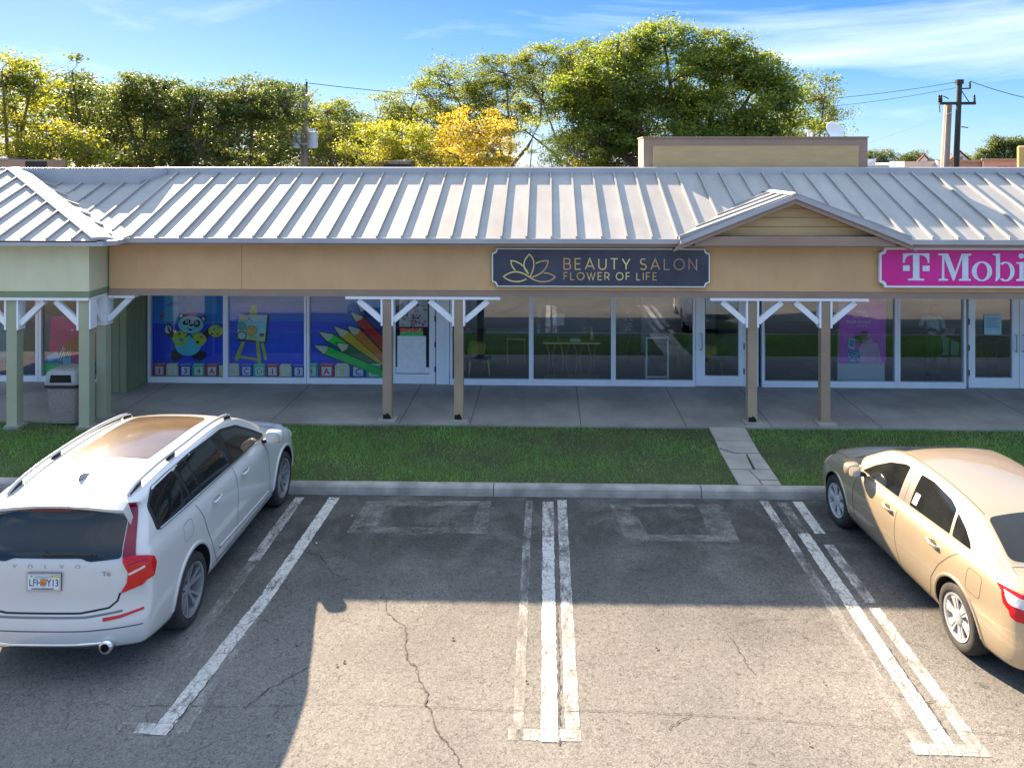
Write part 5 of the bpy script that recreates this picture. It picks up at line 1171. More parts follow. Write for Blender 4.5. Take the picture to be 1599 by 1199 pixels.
class Skin:
    """drapes shapes onto a finished body from one side, as thin panels with their own thickness"""
    def __init__(s, body, root, L):
        s.body = body; s.root = root; s.L = L
        bm = bmesh.new(); bm.from_mesh(body.data); s.tree = BVHTree.FromBMesh(bm); bm.free()
    def hit(s, a, b, view):
        if view == 'R': o, d = Vector((3, a - s.L / 2, b)), Vector((-1, 0, 0))
        elif view == 'Lf': o, d = Vector((-3, a - s.L / 2, b)), Vector((1, 0, 0))
        elif view == 'rear': o, d = Vector((a, -5, b)), Vector((0, 1, 0))
        elif view == 'front': o, d = Vector((a, 5, b)), Vector((0, -1, 0))
        else: o, d = Vector((a, b - s.L / 2, 5)), Vector((0, 0, -1))
        p, nrm, i, dist = s.tree.ray_cast(o, d, 12)
        return p, nrm
    def drape(s, name, poly, view, mat, off=.004, step=.05, parent=None, thick=True, closed=True):
        P = []; n = len(poly)
        for i in range(n):
            a, b = Vector(poly[i]), Vector(poly[(i + 1) % n]); k = max(1, int((b - a).length / step))
            P += [a.lerp(b, q / k) for q in range(k)]
        m = len(P); xs = [p.x for p in P]; ys = [p.y for p in P]; inner = []
        x = min(xs) + step / 2
        def inside(x, y):
            c = False
            for i in range(m):
                p, q = P[i], P[i - 1]
                if (p.y > y) != (q.y > y) and x < (q.x - p.x) * (y - p.y) / (q.y - p.y) + p.x: c = not c
            return c
        while x < max(xs):
            y = min(ys) + step / 2
            while y < max(ys):
                if inside(x, y) and min((Vector((x, y)) - p).length for p in P) > step * .45: inner.append(Vector((x, y)))
                y += step
            x += step
        vs, es, fs, *_ = delaunay_2d_cdt(P + inner, [(i, (i + 1) % m) for i in range(m)], [], 1, 1e-5)
        V3 = []; N3 = []
        for v in vs:
            p, nn = s.hit(v.x, v.y, view)
            if p is None:
                p = V3[-1] - N3[-1] * off if V3 else Vector((0, 0, 0)); nn = N3[-1] if N3 else Vector((0, 0, 1))
            V3.append(p + nn * off); N3.append(nn)
        F = [tuple(f) for f in fs]
        # orient outward
        if F:
            a, b, c = (V3[i] for i in F[0]); 
            if (b - a).cross(c - a).dot(N3[F[0][0]]) < 0: F = [f[::-1] for f in F]
        if thick:   # skirt down to the body
            cnt = {}
            for f in F:
                for q in range(3): e = (f[q], f[(q + 1) % 3]); cnt[e] = 1
            base = len(V3); low = {}
            for e in list(cnt):
                if (e[1], e[0]) not in cnt:
                    for v in e:
                        if v not in low: low[v] = len(V3); V3.append(V3[v] - N3[v] * (off + .002)); N3.append(N3[v])
                    F.append((e[1], e[0], low[e[0]], low[e[1]]))
        o = mesh_obj(name, V3, F, mat, parent or s.root, True); smooth_by_angle(o, 30); return o
    def line(s, name, pts, view, w, mat, off=.0015, closed=False, parent=None, h=0.0):
        """thin strip following the surface: shut lines, mouldings"""
        P = []
        for i in range(len(pts) - (0 if closed else 1)):
            a, b = Vector(pts[i]), Vector(pts[(i + 1) % len(pts)]); k = max(1, int((b - a).length / .03)); P += [a.lerp(b, q / k) for q in range(k)]
        if not closed: P.append(Vector(pts[-1]))
        Q = []
        for p in P:
            h_, n_ = s.hit(p.x, p.y, view)
            if h_ is not None: Q.append((h_, n_))
        V = []; F = []; n = len(Q)
        if n < 2: return None
        for i in range(n):
            a = Q[i - 1][0] if (i or closed) else Q[0][0]; b = Q[(i + 1) % n][0] if (i < n - 1 or closed) else Q[-1][0]
            d = (b - a); d = d.normalized() if d.length > 1e-6 else Vector((0, 1, 0)); nn = Q[i][1]; sd = d.cross(nn).normalized() * w / 2
            c = Q[i][0] + nn * (off + h); V += [c - sd, c + sd]
            if h: V += [Q[i][0] + sd * 1.2, Q[i][0] - sd * 1.2]
        st = 4 if h else 2
        for i in range(n if closed else n - 1):
            j = (i + 1) % n
            F.append((st * i, st * j, st * j + 1, st * i + 1))
            if h: F.append((st * i + 1, st * j + 1, st * j + 2, st * i + 2)); F.append((st * i + 3, st * j + 3, st * j, st * i))
        return mesh_obj(name, V, F, mat, parent or s.root, True)
def rnd(pts, r, n=4):
    """rounds the corners of a polygon"""
    out = []; m = len(pts)
    for i in range(m):
        p = Vector(pts[i]); a = Vector(pts[i - 1]); b = Vector(pts[(i + 1) % m]); rr_ = min(r, (a - p).length * .45, (b - p).length * .45)
        A = p + (a - p).normalized() * rr_; B = p + (b - p).normalized() * rr_
        for k in range(n + 1):
            t = k / n; out.append(tuple((1 - t) ** 2 * A + 2 * t * (1 - t) * p + t * t * B))
    return out
def wheel(root, x, y, r, rim_r, w, style, sg, steer=0.0):
    """tyre, rim with spokes and hub; sg is the outer side"""
    t = empty('wheel', (x, y, r), steer, root)
    o = MB().lathe([(rim_r + .004, -w / 2 + .02), (rim_r + .03, -w / 2), (r - .035, -w / 2 + .004), (r - .010, -w / 2 + .022), (r, -w / 2 + .05), (r, w / 2 - .05), (r - .010, w / 2 - .022), (r - .035, w / 2 - .004), (rim_r + .03, w / 2), (rim_r + .004, w / 2 - .02)], 48, 'x', caps=False).build('tyre', M['tyre'], t, True)
    mt = M['alloy'] if style == 'suv' else M['hubcap']
    b = MB(); e = sg * (w / 2 - .012)
    b.lathe([(rim_r - .03, e - sg * .17), (rim_r - .018, e - sg * .03), (rim_r - .012, e), (rim_r + .006, e + sg * .006), (rim_r + .008, e - sg * .01), (rim_r - .004, e - sg * .18)] if sg > 0 else
            [(rim_r - .004, e - sg * .18), (rim_r + .008, e - sg * .01), (rim_r + .006, e + sg * .006), (rim_r - .012, e), (rim_r - .018, e - sg * .03), (rim_r - .03, e - sg * .17)], 48, 'x', caps=False)
    rim = b.build('rim', mt, t, angle=40)
    # dark barrel with brake disc
    MB().lathe([(rim_r - .02, -.004), (rim_r - .02, .004)], 32, 'x', (e - sg * .13, 0, 0)).build('brake_shield', M['black_hole'], t)
    MB().lathe([(rim_r * .62, -.006), (rim_r * .62, .006)], 32, 'x', (e - sg * .105, 0, 0)).build('brake_disc', M['steel'], t)
    def P2(a, rad, off): return (e + off, rad * math.cos(a), rad * math.sin(a))
    def spoke(pl, o0, o1, name='spoke'):
        # pl: list of (angle, radius) corners, counted outward; o0 surface depth, o1 thickness
        fr_ = [P2(a, rd, sg * (o0 - .045 * (1 - rd / rim_r) * (1 if style == 'suv' else .3))) for a, rd in pl]
        g = MB().prism(fr_, (-sg * o1, 0, 0)); return g.build(name, mt, t)
    if style == 'suv':
        for k in range(5):
            a = 2 * math.pi * k / 5 + .35
            for s2 in (-1, 1):
                spoke([(a + s2 * .10 - .24, .045), (a + s2 * .10 + .24, .045), (a + s2 * .22 + .075, rim_r - .008), (a + s2 * .22 - .075, rim_r - .008)], -.012, .022)
        b = MB().lathe([(.001, -.05), (.07, -.05), (.072, -.012), (.06, -.004), (.034, 0), (.001, .001)][::1] if sg > 0 else [(.001, .05), (.07, .05), (.072, .012), (.06, .004), (.034, 0), (.001, -.001)], 24, 'x', (e - sg * .045, 0, 0))
        b.build('hub', mt, t, angle=40)
    else:
        for k in range(6):
            a = 2 * math.pi * k / 6 + .2
            spoke([(a - .50, .06), (a + .50, .06), (a + .33, rim_r * .55), (a + .30, rim_r - .006), (a, rim_r - .003), (a - .30, rim_r - .006), (a - .33, rim_r * .55)], -.006, .014)
            spoke([(a - .12, .075), (a + .12, .075), (a + .11, rim_r - .03), (a - .11, rim_r - .03)], .001, .006, 'spoke_rib')
        b = MB().lathe([(.07, -.02), (.068, .0), (.045, .01), (.001, .012)] if sg > 0 else [(.07, .02), (.068, 0), (.045, -.01), (.001, -.012)], 24, 'x', (e, 0, 0)); b.build('hub', mt, t, angle=40)
    return t
def mirror(root, x, y, z, sg, m, glass_m, w=.25):
    """door mirror: foot, rounded shell, glass facing back"""
    g = MB()
    rings = []
    for t, sc in ((0, .82), (.03, .97), (.07, 1.0), (.11, .93), (.15, .70), (.17, .40)):
        R_ = []
        for k in range(16):
            a = 2 * math.pi * k / 16; ca, sa = math.cos(a), math.sin(a)
            ex = abs(ca) ** .6 * (1 if ca > 0 else -1); ez = abs(sa) ** .6 * (1 if sa > 0 else -1)
            R_.append((x + sg * (w / 2) + ex * w / 2 * sc, y + t, z + ez * .088 * sc * (1 - .10 * ex * sg)))
        rings.append(R_)
    o = loft(rings, 'wing_mirror', m, root)
    g = MB(); P = [((p[0] - x - sg * w / 2) * .93 + x + sg * w / 2, y - .003, (p[2] - z) * .9 + z) for p in rings[0]]
    g.prism(P, (0, -.004, 0)).build('mirror_glass', glass_m, o)
    MB().bar((x - sg * .06, y + .06, z - .07), (x + sg * .05, y + .07, z - .05), .06, .05).build('mirror_foot', M['dark'], o)
    return o
def handle(sk, s_, z, view, m, L_=.20):
    sgn = 1 if view == 'R' else -1
    p, n = sk.hit(s_, z, view); p2, n2 = sk.hit(s_ + L_, z + .005, view); 
    mid = (p + p2) / 2
    sk.drape('handle_recess', [(s_ + L_ * .5 + .075 * math.cos(a), z - .004 + .034 * math.sin(a)) for a in [k * math.pi / 7 for k in range(14)]], view, M['dark'] if m is not M['white_paint'] else flat((.38, .38, .39), .5), .0012, .03, thick=False)
    x = Vector((sgn * .038, 0, 0))
    MB().tube([p + x * .2, p + x * .9 + Vector((0, .012, 0)), mid + x * 1.1, p2 + x * .9 - Vector((0, .012, 0)), p2 + x * .2], [.013, .015, .016, .015, .013], 8).build('door_handle', m, sk.root, True)

# ---- white sport utility car
def make_suv():
    root = empty('parked_car', (-4.735, 9.735, 0), R(.5)); tag(root, 'white sport utility car with panoramic roof and dark rear window, parked nose to the kerb', 'car', 'cars parked nose to the kerb')
    L = 4.95
    sh = CarShape(L,
        bottom=[(0, .36), (.25, .32), (.7, .27), (2.5, .25), (4.3, .27), (4.7, .26), (4.95, .30)],
        belt=[(0, 1.20), (.3, 1.235), (1.0, 1.215), (2.5, 1.165), (3.6, 1.125), (3.98, 1.10), (4.1, 1.06), (4.45, 1.00), (4.75, .90), (4.95, .74)],
        top=[(0, 1.60), (.20, 1.63), (.6, 1.70), (1.2, 1.745), (2.0, 1.755), (2.6, 1.72), (3.0, 1.635), (3.3, 1.50), (3.7, 1.285), (3.98, 1.165), (4.1, 1.125), (4.45, 1.065), (4.72, .975), (4.87, .87), (4.95, .78)],
        plan=[(0, .935), (.15, .955), (.6, .965), (1.09, .97), (2.5, .962), (4.0, .968), (4.4, .955), (4.7, .92), (4.85, .86), (4.95, .74)],
        hwt=[(0, .71), (.3, .725), (.8, .73), (2.0, .715), (3.0, .69), (3.4, .72), (3.9, .80), (4.1, .84), (4.5, .82), (4.95, .66)],
        sect=[(0, .92), (.05, .955), (.16, .985), (.4, 1.0), (.62, .992), (.78, .985), (.88, .975), (.95, .955), (1.0, .925)],
        yr=[(.25, .10), (.36, .045), (.46, .0), (.66, .0), (.73, .05), (.9, .055), (1.1, .075), (1.24, .12), (1.36, .20), (1.50, .285), (1.57, .30), (1.60, .20), (1.66, .20)],
        yf=[(.2, L - .14), (.35, L - .03), (.6, L), (.8, L - .03), (.9, L - .09), (1.0, L - .16), (1.1, L - .3), (1.3, L - .3)],
        rear_bulge=.13, front_bulge=.22, crown=[(0, .055), (.5, .06), (2.5, .06), (3.2, .055), (3.9, .05), (4.4, .055), (4.95, .04)])
    body = sh.build('body', M['white_paint']); 
    md = body.modifiers.new('s', 'SUBSURF'); md.levels = 1; bpy.context.view_layer.update(); apply_mods(body)
    rs, fs = 1.09, 4.074; wy = [(rs - L / 2, .385), (fs - L / 2, .385)]
    cut_arches(body, wy, .97, .425)
    body.parent = root; smooth_by_angle(body, 38)
    sk = Skin(body, root, L); G = M['car_glass']; BL = M['dark']; gap = flat((.10, .10, .105), .7, name='shut_line')
    for v in ('R', 'Lf'):
        outer = rnd([(.44, 1.285), (3.42, 1.185), (3.48, 1.21), (3.20, 1.365), (2.80, 1.555), (2.35, 1.650), (1.5, 1.680), (.92, 1.668), (.60, 1.64), (.44, 1.52)], .05)
        sk.drape('window_surround', outer, v, BL, .003, .05)
        sk.line('chrome_strip', [(.50, 1.283), (1.5, 1.250), (2.5, 1.215), (3.42, 1.188)], v, .016, M['chrome'], .004, h=.004)
        sk.drape('side_window', rnd([(.49, 1.315), (1.16, 1.29), (1.04, 1.655), (.66, 1.63), (.49, 1.53)], .04), v, G, .006, .05)
        sk.drape('side_window', rnd([(1.22, 1.288), (1.42, 1.28), (1.30, 1.653), (1.10, 1.655)], .02), v, G, .006, .05)
        sk.drape('side_window', rnd([(1.46, 1.278), (2.26, 1.25), (2.20, 1.638), (1.34, 1.653)], .03), v, G, .006, .05)
        sk.drape('side_window', rnd([(2.36, 1.247), (3.36, 1.212), (3.12, 1.365), (2.76, 1.525), (2.30, 1.628)], .03), v, G, .006, .05)
        # shut lines of both doors, sill crease, fuel flap, arch trim
        sk.line('panel_gap', [(1.24, 1.20), (1.36, 1.0), (1.42, .86), (1.55, .62), (1.66, .44), (1.72, .36), (3.42, .36), (3.45, .6), (3.42, .95), (3.32, 1.13)], v, .010, gap)
        sk.line('panel_gap', [(2.31, 1.19), (2.34, .9), (2.30, .60), (2.27, .36)], v, .010, gap)
        sk.line('panel_gap', rnd([(.88, 1.14), (1.08, 1.14), (1.08, .96), (.88, .96)], .05), v, .005, gap, closed=True)
        sk.line('side_crease', [(1.75, .50), (2.6, .47), (3.40, .455)], v, .022, M['white_paint'], .002, h=.010)
        sk.line('sill_moulding', [(1.54, .315), (2.5, .30), (3.62, .315)], v, .024, M['chrome'], .002, h=.006)
        for s0 in (rs, fs):
            sk.line('arch_lip', [(s0 + .447 * math.cos(a), .385 + .447 * math.sin(a)) for a in [math.pi * k / 22 for k in range(23)]], v, .040, M['white_paint'], .001, h=.012)
        handle(sk, 1.60, 1.075, v, M['white_paint']); handle(sk, 2.48, 1.045, v, M['white_paint'])
        # roof rail
        sg = 1 if v == 'R' else -1
        pts = []
        for k in range(19):
            s_ = .42 + k * (2.88 - .42) / 18; p, n = sk.hit(sg * (.595 + .045 * min(1, (s_ - .4) / 1.2)), s_, 'top'); lift = .052 * min(1, math.sin(math.pi * (k + .35) / 18.7) * 4); pts.append(p + Vector((0, 0, lift)))
        rl = MB().tube(pts, [.012] + [.019] * 17 + [.012], 8).build('roof_rail', M['white_paint'], root, True)
        for a0, a1 in ((.44, .64), (1.16, 1.32), (2.62, 2.84)):
            Pq = []
            for s_ in (a0, a0 + (a1 - a0) * .4, a1):
                p, n = sk.hit(sg * (.595 + .045 * min(1, (s_ - .4) / 1.2)), s_, 'top'); Pq.append(p)
            MB().prism([tuple(Pq[0] + Vector((-.016, 0, -.01))), tuple(Pq[2] + Vector((-.016, 0, -.01))), tuple(Pq[2] + Vector((-.016, 0, .043))), tuple(Pq[1] + Vector((-.016, 0, .040)))], (.032, 0, 0)).build('rail_foot', M['dark'], rl)
        xm = sg * .955; mirror(root, xm - sg * .02, 3.30 - L / 2, 1.215, sg, M['white_paint'], M['chrome'], .235)
        wheel(root, sg * (.955 - .125), rs - L / 2, .37, .262, .25, 'suv', sg); wheel(root, sg * (.955 - .125), fs - L / 2, .37, .262, .25, 'suv', sg)
        # tail lamp: lower block wraps the corner, upper blade climbs beside the glass
        f = lambda P: [(sg * a, b) for a, b in P]
        lb_ = sk.drape('tail_light', rnd(f([(.69, 1.165), (.80, 1.175), (.905, 1.16), (.91, .955), (.88, .915), (.69, .855), (.745, .945), (.75, 1.04), (.70, 1.12)]), .015), 'rear', M['red_lens'], .012, .03)
        sk.drape('tail_light', rnd([(.175, .95), (.24, .965), (.29, 1.06), (.27, 1.13), (.22, 1.16), (.175, 1.165)], .012), v, M['red_lens'], .012, .03)
        sk.drape('tail_light', rnd(f([(.640, 1.60), (.695, 1.60), (.80, 1.17), (.69, 1.16)]), .01), 'rear', M['dark_red_lens'], .012, .04)
        sk.line('lens_bar', f([(.755, 1.02), (.83, 1.05), (.885, 1.075)]), 'rear', .02, M['clear_lens'], .014)
        sk.line('lens_bar', f([(.74, 1.10), (.82, 1.12), (.885, 1.13)]), 'rear', .010, M['dark_red_lens'], .014)
        sk.drape('bumper_reflector', rnd(f([(.56, .625), (.70, .640), (.90, .69), (.895, .71), (.70, .668), (.555, .655)]), .01), 'rear', M['red_lens'], .006, .04)
        # headlamp
        sk.drape('headlight', rnd([(4.55, .92), (4.80, .86), (4.84, .78), (4.70, .76), (4.52, .82)], .03), v, M['clear_lens'], .006, .04)
    # rear glass, tailgate outline, bumper lines
    gl = sk.drape('rear_window', rnd([(-.63, 1.59), (.63, 1.59), (.68, 1.165), (.40, 1.15), (.32, 1.18), (-.32, 1.18), (-.40, 1.15), (-.68, 1.165)], .03), 'rear', G, .006, .05)
    # roof spoiler lip over the glass
    sp = []
    for x in [-.70 + k * .0583 for k in range(25)]:
        p, n = sk.hit(x, .34, 'top'); sp.append((x, p))
    V = []; F = []
    for x, p in sp:
        e = .04 * (1 - abs(x / .70) ** 2) - .09 * abs(x / .70) ** 9
        zt = p.z - .028 - .03 * (x / .70) ** 2
        V += [(x, p.y, p.z + .003), (x, p.y - .12 - e, zt + .014), (x, p.y - .115 - e, zt - .014), (x, p.y - .02, zt - .075)]
    for k in range(len(sp) - 1):
        a = 4 * k; b = a + 4
        for q0 in range(3): F.append((a + q0, b + q0, b + q0 + 1, a + q0 + 1))
    F += [(0, 1, 2, 3), tuple(reversed(range(len(V) - 4, len(V))))]
    spo = mesh_obj('roof_spoiler', V, F, M['white_paint'], root, False); smooth_by_angle(spo, 40)
    MB().box(-.18, .18, 0, .006, 0, .012).build('brake_light', M['dark_red_lens'], spo).location = (0, -2.30, 1.595)
    sk.line('panel_gap', [(-.63, .44), (-.3, .405), (.3, .405), (.63, .44)], 'top', .007, gap)
    sk.line('tailgate_gap', [(-.69, .86), (-.67, .79), (-.60, .735), (-.35, .70), (.35, .70), (.60, .735), (.67, .79), (.69, .86)], 'rear', .018, BL, .002)
    sk.line('bumper_step', [(-.72, .700), (-.4, .665), (.4, .665), (.72, .700)], 'rear', .022, flat((.16, .16, .165), .5, name='bumper_shadow_trim'), .001)
    sk.line('bumper_crease', [(-.90, .565), (-.4, .548), (.4, .548), (.90, .565)], 'rear', .012, gap, .001)
    sk.line('chrome_trim', [(-.60, .415), (-.3, .405), (.3, .405), (.60, .415)], 'rear', .030, M['chrome'], .003, h=.006)
    sk.drape('rear_skid_panel', [(-.58, .395), (.58, .395), (.55, .34), (-.55, .34)], 'rear', M['dark'], .003, .06)
    for sg in (-1, 1):
        MB().lathe([(.040, -.10), (.058, -.10), (.062, -.06), (.058, .10), (.05, .10), (.042, -.06)], 20, 'y', (sg * .60, .10 - L / 2, .40), caps=False).build('exhaust_tip', M['chrome'], root, True)
        MB().lathe([(.044, 0), (.044, .02)], 16, 'y', (sg * .60, .04 - L / 2, .40)).build('exhaust_bore', M['black_hole'], root)
    # wiper
    MB().tube([(-.03, .10 - L / 2, 1.225), (.03, .145 - L / 2 - .045, 1.21), (.12, .1 - L / 2, 1.218), (.42, .1 - L / 2, 1.212)], [.022, .018, .010, .007], 6).box(.02, .46, .10 - L / 2, .112 - L / 2, 1.194, 1.206).build('rear_wiper', M['dark'], root)
    # plate with frame
    pr_ = Flat2D(.0008); pr_.rect(-.165, -.085, .165, .085, (.45, .42, .38)); pr_.rect(-.148, -.068, .148, .068, (.66, .68, .70))
    pr_.text('LFH', -.138, -.035, .092, (.02, .05, .11), bold=.001, sx=.78); pr_.text('Y13', .030, -.035, .092, (.02, .05, .11), bold=.001, sx=.78)
    pr_.ell(.0, .0, .030, .038, (.12, .35, .20), .3); pr_.ell(-.006, -.006, .022, .024, (.70, .12, .01)); pr_.ell(.008, .016, .022, .017, (.72, .22, .02))
    pr_.rect(.10, .046, .142, .066, (.65, .48, .05)); pr_.ell(-.11, .058, .008, .005, (.02, .02, .02)); pr_.ell(.085, .058, .008, .005, (.02, .02, .02)); pr_.rect(-.11, -.064, .10, -.052, (.20, .20, .22)); pr_.rect(-.08, .044, .07, .058, (.40, .46, .42))
    p0, n0 = sk.hit(0, 1.0, 'rear'); pl_ = pr_.build('licence_plate', (0, 0, 0), root); pl_.location = (0, p0.y - .018, .985); MB().box(-.163, .163, .0005, .014, -.083, .083).build('plate_back', BL, pl_)
    # raised maker's letters along the tailgate and the small badge
    p0, n0 = sk.hit(0, 1.165, 'rear')
    for ch, x in zip('VOLVO', (-.30, -.15, 0, .15, .30)):
        V, F = text_geo(ch, .052, .0006, 1, 'CENTER'); hh, nn_ = sk.hit(x, 1.12, 'rear'); o = mesh_obj('letter', [(x + v[0] * 1.25, hh.y - .005, 1.095 + v[1]) for v in V], F, flat((.42, .42, .43), .3, .5, 'badge_metal'), root)
    V, F = text_geo('T6', .055, .001, 1, 'CENTER'); hh, nn_ = sk.hit(.58, 1.05, 'rear'); mesh_obj('badge', [(.565 + v[0] * 1.3, hh.y - .012, 1.025 + v[1]) for v in V], F, flat((.30, .30, .31), .3, .5, 'badge_metal'), root)
    # glazed roof, aerial fin, windscreen, bonnet lines
    sk.drape('panoramic_roof', rnd([(-.43, 1.16), (.43, 1.16), (.455, 1.7), (.46, 2.52), (.42, 2.62), (-.42, 2.62), (-.46, 2.52), (-.455, 1.7)], .05), 'top', M['sunroof'], .004, .07)
    p0, n0 = sk.hit(0, .70, 'top')
    fin = []
    for zz, ln0, ln1, ww in ((-.004, -.085, .115, .040), (.012, -.083, .095, .034), (.028, -.080, .050, .022), (.042, -.078, .005, .014), (.050, -.072, -.035, .006)):
        fin.append([(ww * math.cos(a_), p0.y + (ln0 + ln1) / 2 + (ln1 - ln0) / 2 * math.sin(a_), p0.z + zz) for a_ in [k * math.pi / 8 for k in range(16)]])
    loft(fin, 'roof_aerial', flat((.26, .26, .27), .4, name='grey_fin'), root)
    sk.drape('windscreen', rnd([(-.62, 2.86), (0, 2.80), (.62, 2.86), (.73, 3.72), (.4, 3.86), (0, 3.90), (-.4, 3.86), (-.73, 3.72)], .05), 'top', G, .004, .08)
    for sg in (-1, 1): sk.line('panel_gap', [(sg * .74, 3.98), (sg * .72, 4.3), (sg * .62, 4.72)], 'top', .006, gap)
    sk.drape('grille', rnd([(-.38, .88), (.38, .88), (.34, .62), (-.34, .62)], .05), 'front', M['dark'], .006, .06)
    MB().box(-.76, .76, -1.8, 1.9, .21, .30).build('underbody', M['black_hole'], root)
    return root
suv = make_suv()

# ---- champagne saloon
def make_sedan():
    root = empty('parked_car', (4.90, 9.50, 0), R(4.3)); tag(root, 'champagne gold saloon with silver hubcaps, half in sunlight, parked nose to the kerb', 'car', 'cars parked nose to the kerb')
    L = 4.805
    sh = CarShape(L,
        bottom=[(0, .34), (.3, .26), (.7, .22), (2.4, .20), (4.1, .21), (4.5, .22), (4.805, .27)],
        belt=[(0, .96), (.25, 1.0), (.7, 1.03), (1.2, 1.0), (2.4, .955), (3.3, .925), (3.72, .915), (3.9, .90), (4.25, .82), (4.55, .72), (4.75, .58), (4.805, .50)],
        top=[(0, 1.04), (.12, 1.085), (.35, 1.105), (.50, 1.125), (.75, 1.235), (1.07, 1.365), (1.45, 1.425), (1.85, 1.455), (2.3, 1.465), (2.65, 1.445), (2.95, 1.375), (3.3, 1.20), (3.62, 1.035), (3.80, .985), (4.0, .955), (4.3, .885), (4.55, .795), (4.72, .68), (4.805, .57)],
        plan=[(0, .80), (.12, .855), (.4, .895), (1.07, .915), (2.4, .912), (3.7, .912), (4.1, .90), (4.45, .86), (4.65, .80), (4.805, .66)],
        hwt=[(0, .66), (.35, .70), (.55, .68), (.8, .635), (1.1, .60), (1.8, .575), (2.5, .58), (2.95, .60), (3.3, .65), (3.65, .72), (3.9, .76), (4.3, .72), (4.805, .50)],
        sect=[(0, .88), (.05, .925), (.16, .965), (.4, .995), (.55, 1.0), (.72, .99), (.85, .968), (.95, .935), (1.0, .90)],
        yr=[(.2, .12), (.34, .05), (.5, .0), (.62, .0), (.70, .03), (.85, .06), (1.0, .085), (1.1, .12), (1.4, .12)],
        yf=[(.2, L - .12), (.35, L - .02), (.5, L), (.62, L - .02), (.75, L - .09), (.9, L - .16), (1.4, L - .16)],
        rear_bulge=.17, front_bulge=.30, crown=[(0, .03), (.6, .03), (1.2, .045), (2.3, .05), (3.2, .045), (3.9, .05), (4.805, .045)], bulge_g=.022)
    body = sh.build('body', M['gold_paint']); md = body.modifiers.new('s', 'SUBSURF'); md.levels = 1; bpy.context.view_layer.update(); apply_mods(body)
    rs, fs = 1.075, 3.85; cut_arches(body, [(rs - L / 2, .335), (fs - L / 2, .335)], .912, .365)
    body.parent = root; smooth_by_angle(body, 38)
    sk = Skin(body, root, L); G = M['car_glass']; BL = M['dark']; gap = flat((.07, .055, .035), .7, name='shut_line')
    PIL = flat((.11, .10, .09), .45, name='pillar_trim')
    for v in ('R', 'Lf'):
        sg = 1 if v == 'R' else -1; f = lambda P: [(sg * a, b) for a, b in P]
        outer = rnd([(.90, 1.035), (1.5, 1.01), (2.4, .975), (3.30, .955), (3.36, .975), (3.12, 1.115), (2.82, 1.275), (2.45, 1.355), (1.95, 1.365), (1.50, 1.32), (1.15, 1.21), (.95, 1.10)], .05)
        sk.drape('window_surround', outer, v, flat((.24, .19, .12), .4, name='window_trim'), .003, .05)
        sk.drape('side_window', rnd([(.97, 1.055), (1.29, 1.045), (1.37, 1.245), (1.17, 1.175), (1.02, 1.10)], .02), v, G, .006, .05)
        sk.drape('side_window', rnd([(1.34, 1.043), (2.12, 1.01), (2.16, 1.335), (1.92, 1.345), (1.56, 1.305), (1.42, 1.26)], .02), v, G, .006, .05)
        sk.drape('side_window', rnd([(2.36, 1.0), (3.24, .972), (3.04, 1.11), (2.78, 1.245), (2.50, 1.325), (2.40, 1.332)], .02), v, G, .006, .05)
        sk.drape('door_pillar', [(2.14, 1.005), (2.34, .998), (2.38, 1.335), (2.18, 1.338)], v, PIL, .0045, .05)
        sk.line('panel_gap', [(2.24, 1.0), (2.28, 1.335)], v, .006, gap, .006)
        sk.line('belt_moulding', [(.92, 1.035), (1.5, 1.008), (2.4, .972), (3.32, .952)], v, .014, M['chrome'] if False else flat((.42, .38, .33), .25, .7, 'belt_trim'), .004, h=.004)
        sk.line('panel_gap', [(2.22, .985), (2.27, .85), (2.26, .6), (2.20, .35), (2.18, .27)], v, .010, gap)
        sk.line('panel_gap', [(1.05, 1.0), (1.20, .88), (1.36, .72), (1.50, .52), (1.54, .36), (1.60, .275), (3.22, .275), (3.30, .45), (3.32, .70), (3.26, .93)], v, .010, gap)
        sk.line('panel_gap', rnd([(.68, .93), (.90, .93), (.90, .72), (.68, .72)], .05), v, .005, gap, closed=True)
        sk.line('bumper_gap', [(.70, .60), (.45, .63), (.22, .66)], v, .006, flat((.55, .46, .32), .4), .001)
        for s0 in (rs, fs): sk.line('arch_lip', [(s0 + .383 * math.cos(a), .335 + .383 * math.sin(a)) for a in [math.pi * k / 22 for k in range(23)]], v, .030, M['gold_paint'], .001, h=.008)
        handle(sk, 1.40, .875, v, M['gold_paint']); handle(sk, 2.36, .84, v, M['gold_paint'])
        mirror(root, sg * .885, 3.10 - L / 2, 1.02, sg, M['gold_paint'], M['chrome'], .20)
        wheel(root, sg * (.90 - .11), rs - L / 2, .332, .215, .215, 'sedan', sg); wheel(root, sg * (.90 - .11), fs - L / 2, .332, .215, .215, 'sedan', sg, R(2))
        # tail lamp around the corner: red rim, clear middle, red below
        tl = sk.drape('tail_light', rnd([(.46, .985), (.30, .985), (.06, .95), (.06, .76), (.22, .78), (.38, .86)], .02), v, M['red_lens'], .007, .04)
        sk.drape('clear_lens', rnd([(.42, .968), (.28, .958), (.06, .925), (.06, .87), (.22, .885), (.35, .915)], .015), v, M['clear_lens'], .010, .04)
        sk.drape('tail_light', rnd(f([(.52, .98), (.84, .99), (.86, .77), (.56, .76)]), .03), 'rear', M['red_lens'], .008, .04)
        sk.drape('clear_lens', rnd(f([(.55, .94), (.84, .95), (.85, .88), (.56, .87)]), .02), 'rear', M['clear_lens'], .012, .04)
        sk.drape('headlight', rnd([(4.22, .80), (4.50, .76), (4.66, .66), (4.60, .58), (4.40, .62), (4.24, .70)], .03), v, M['amber_lens'], .006, .04)
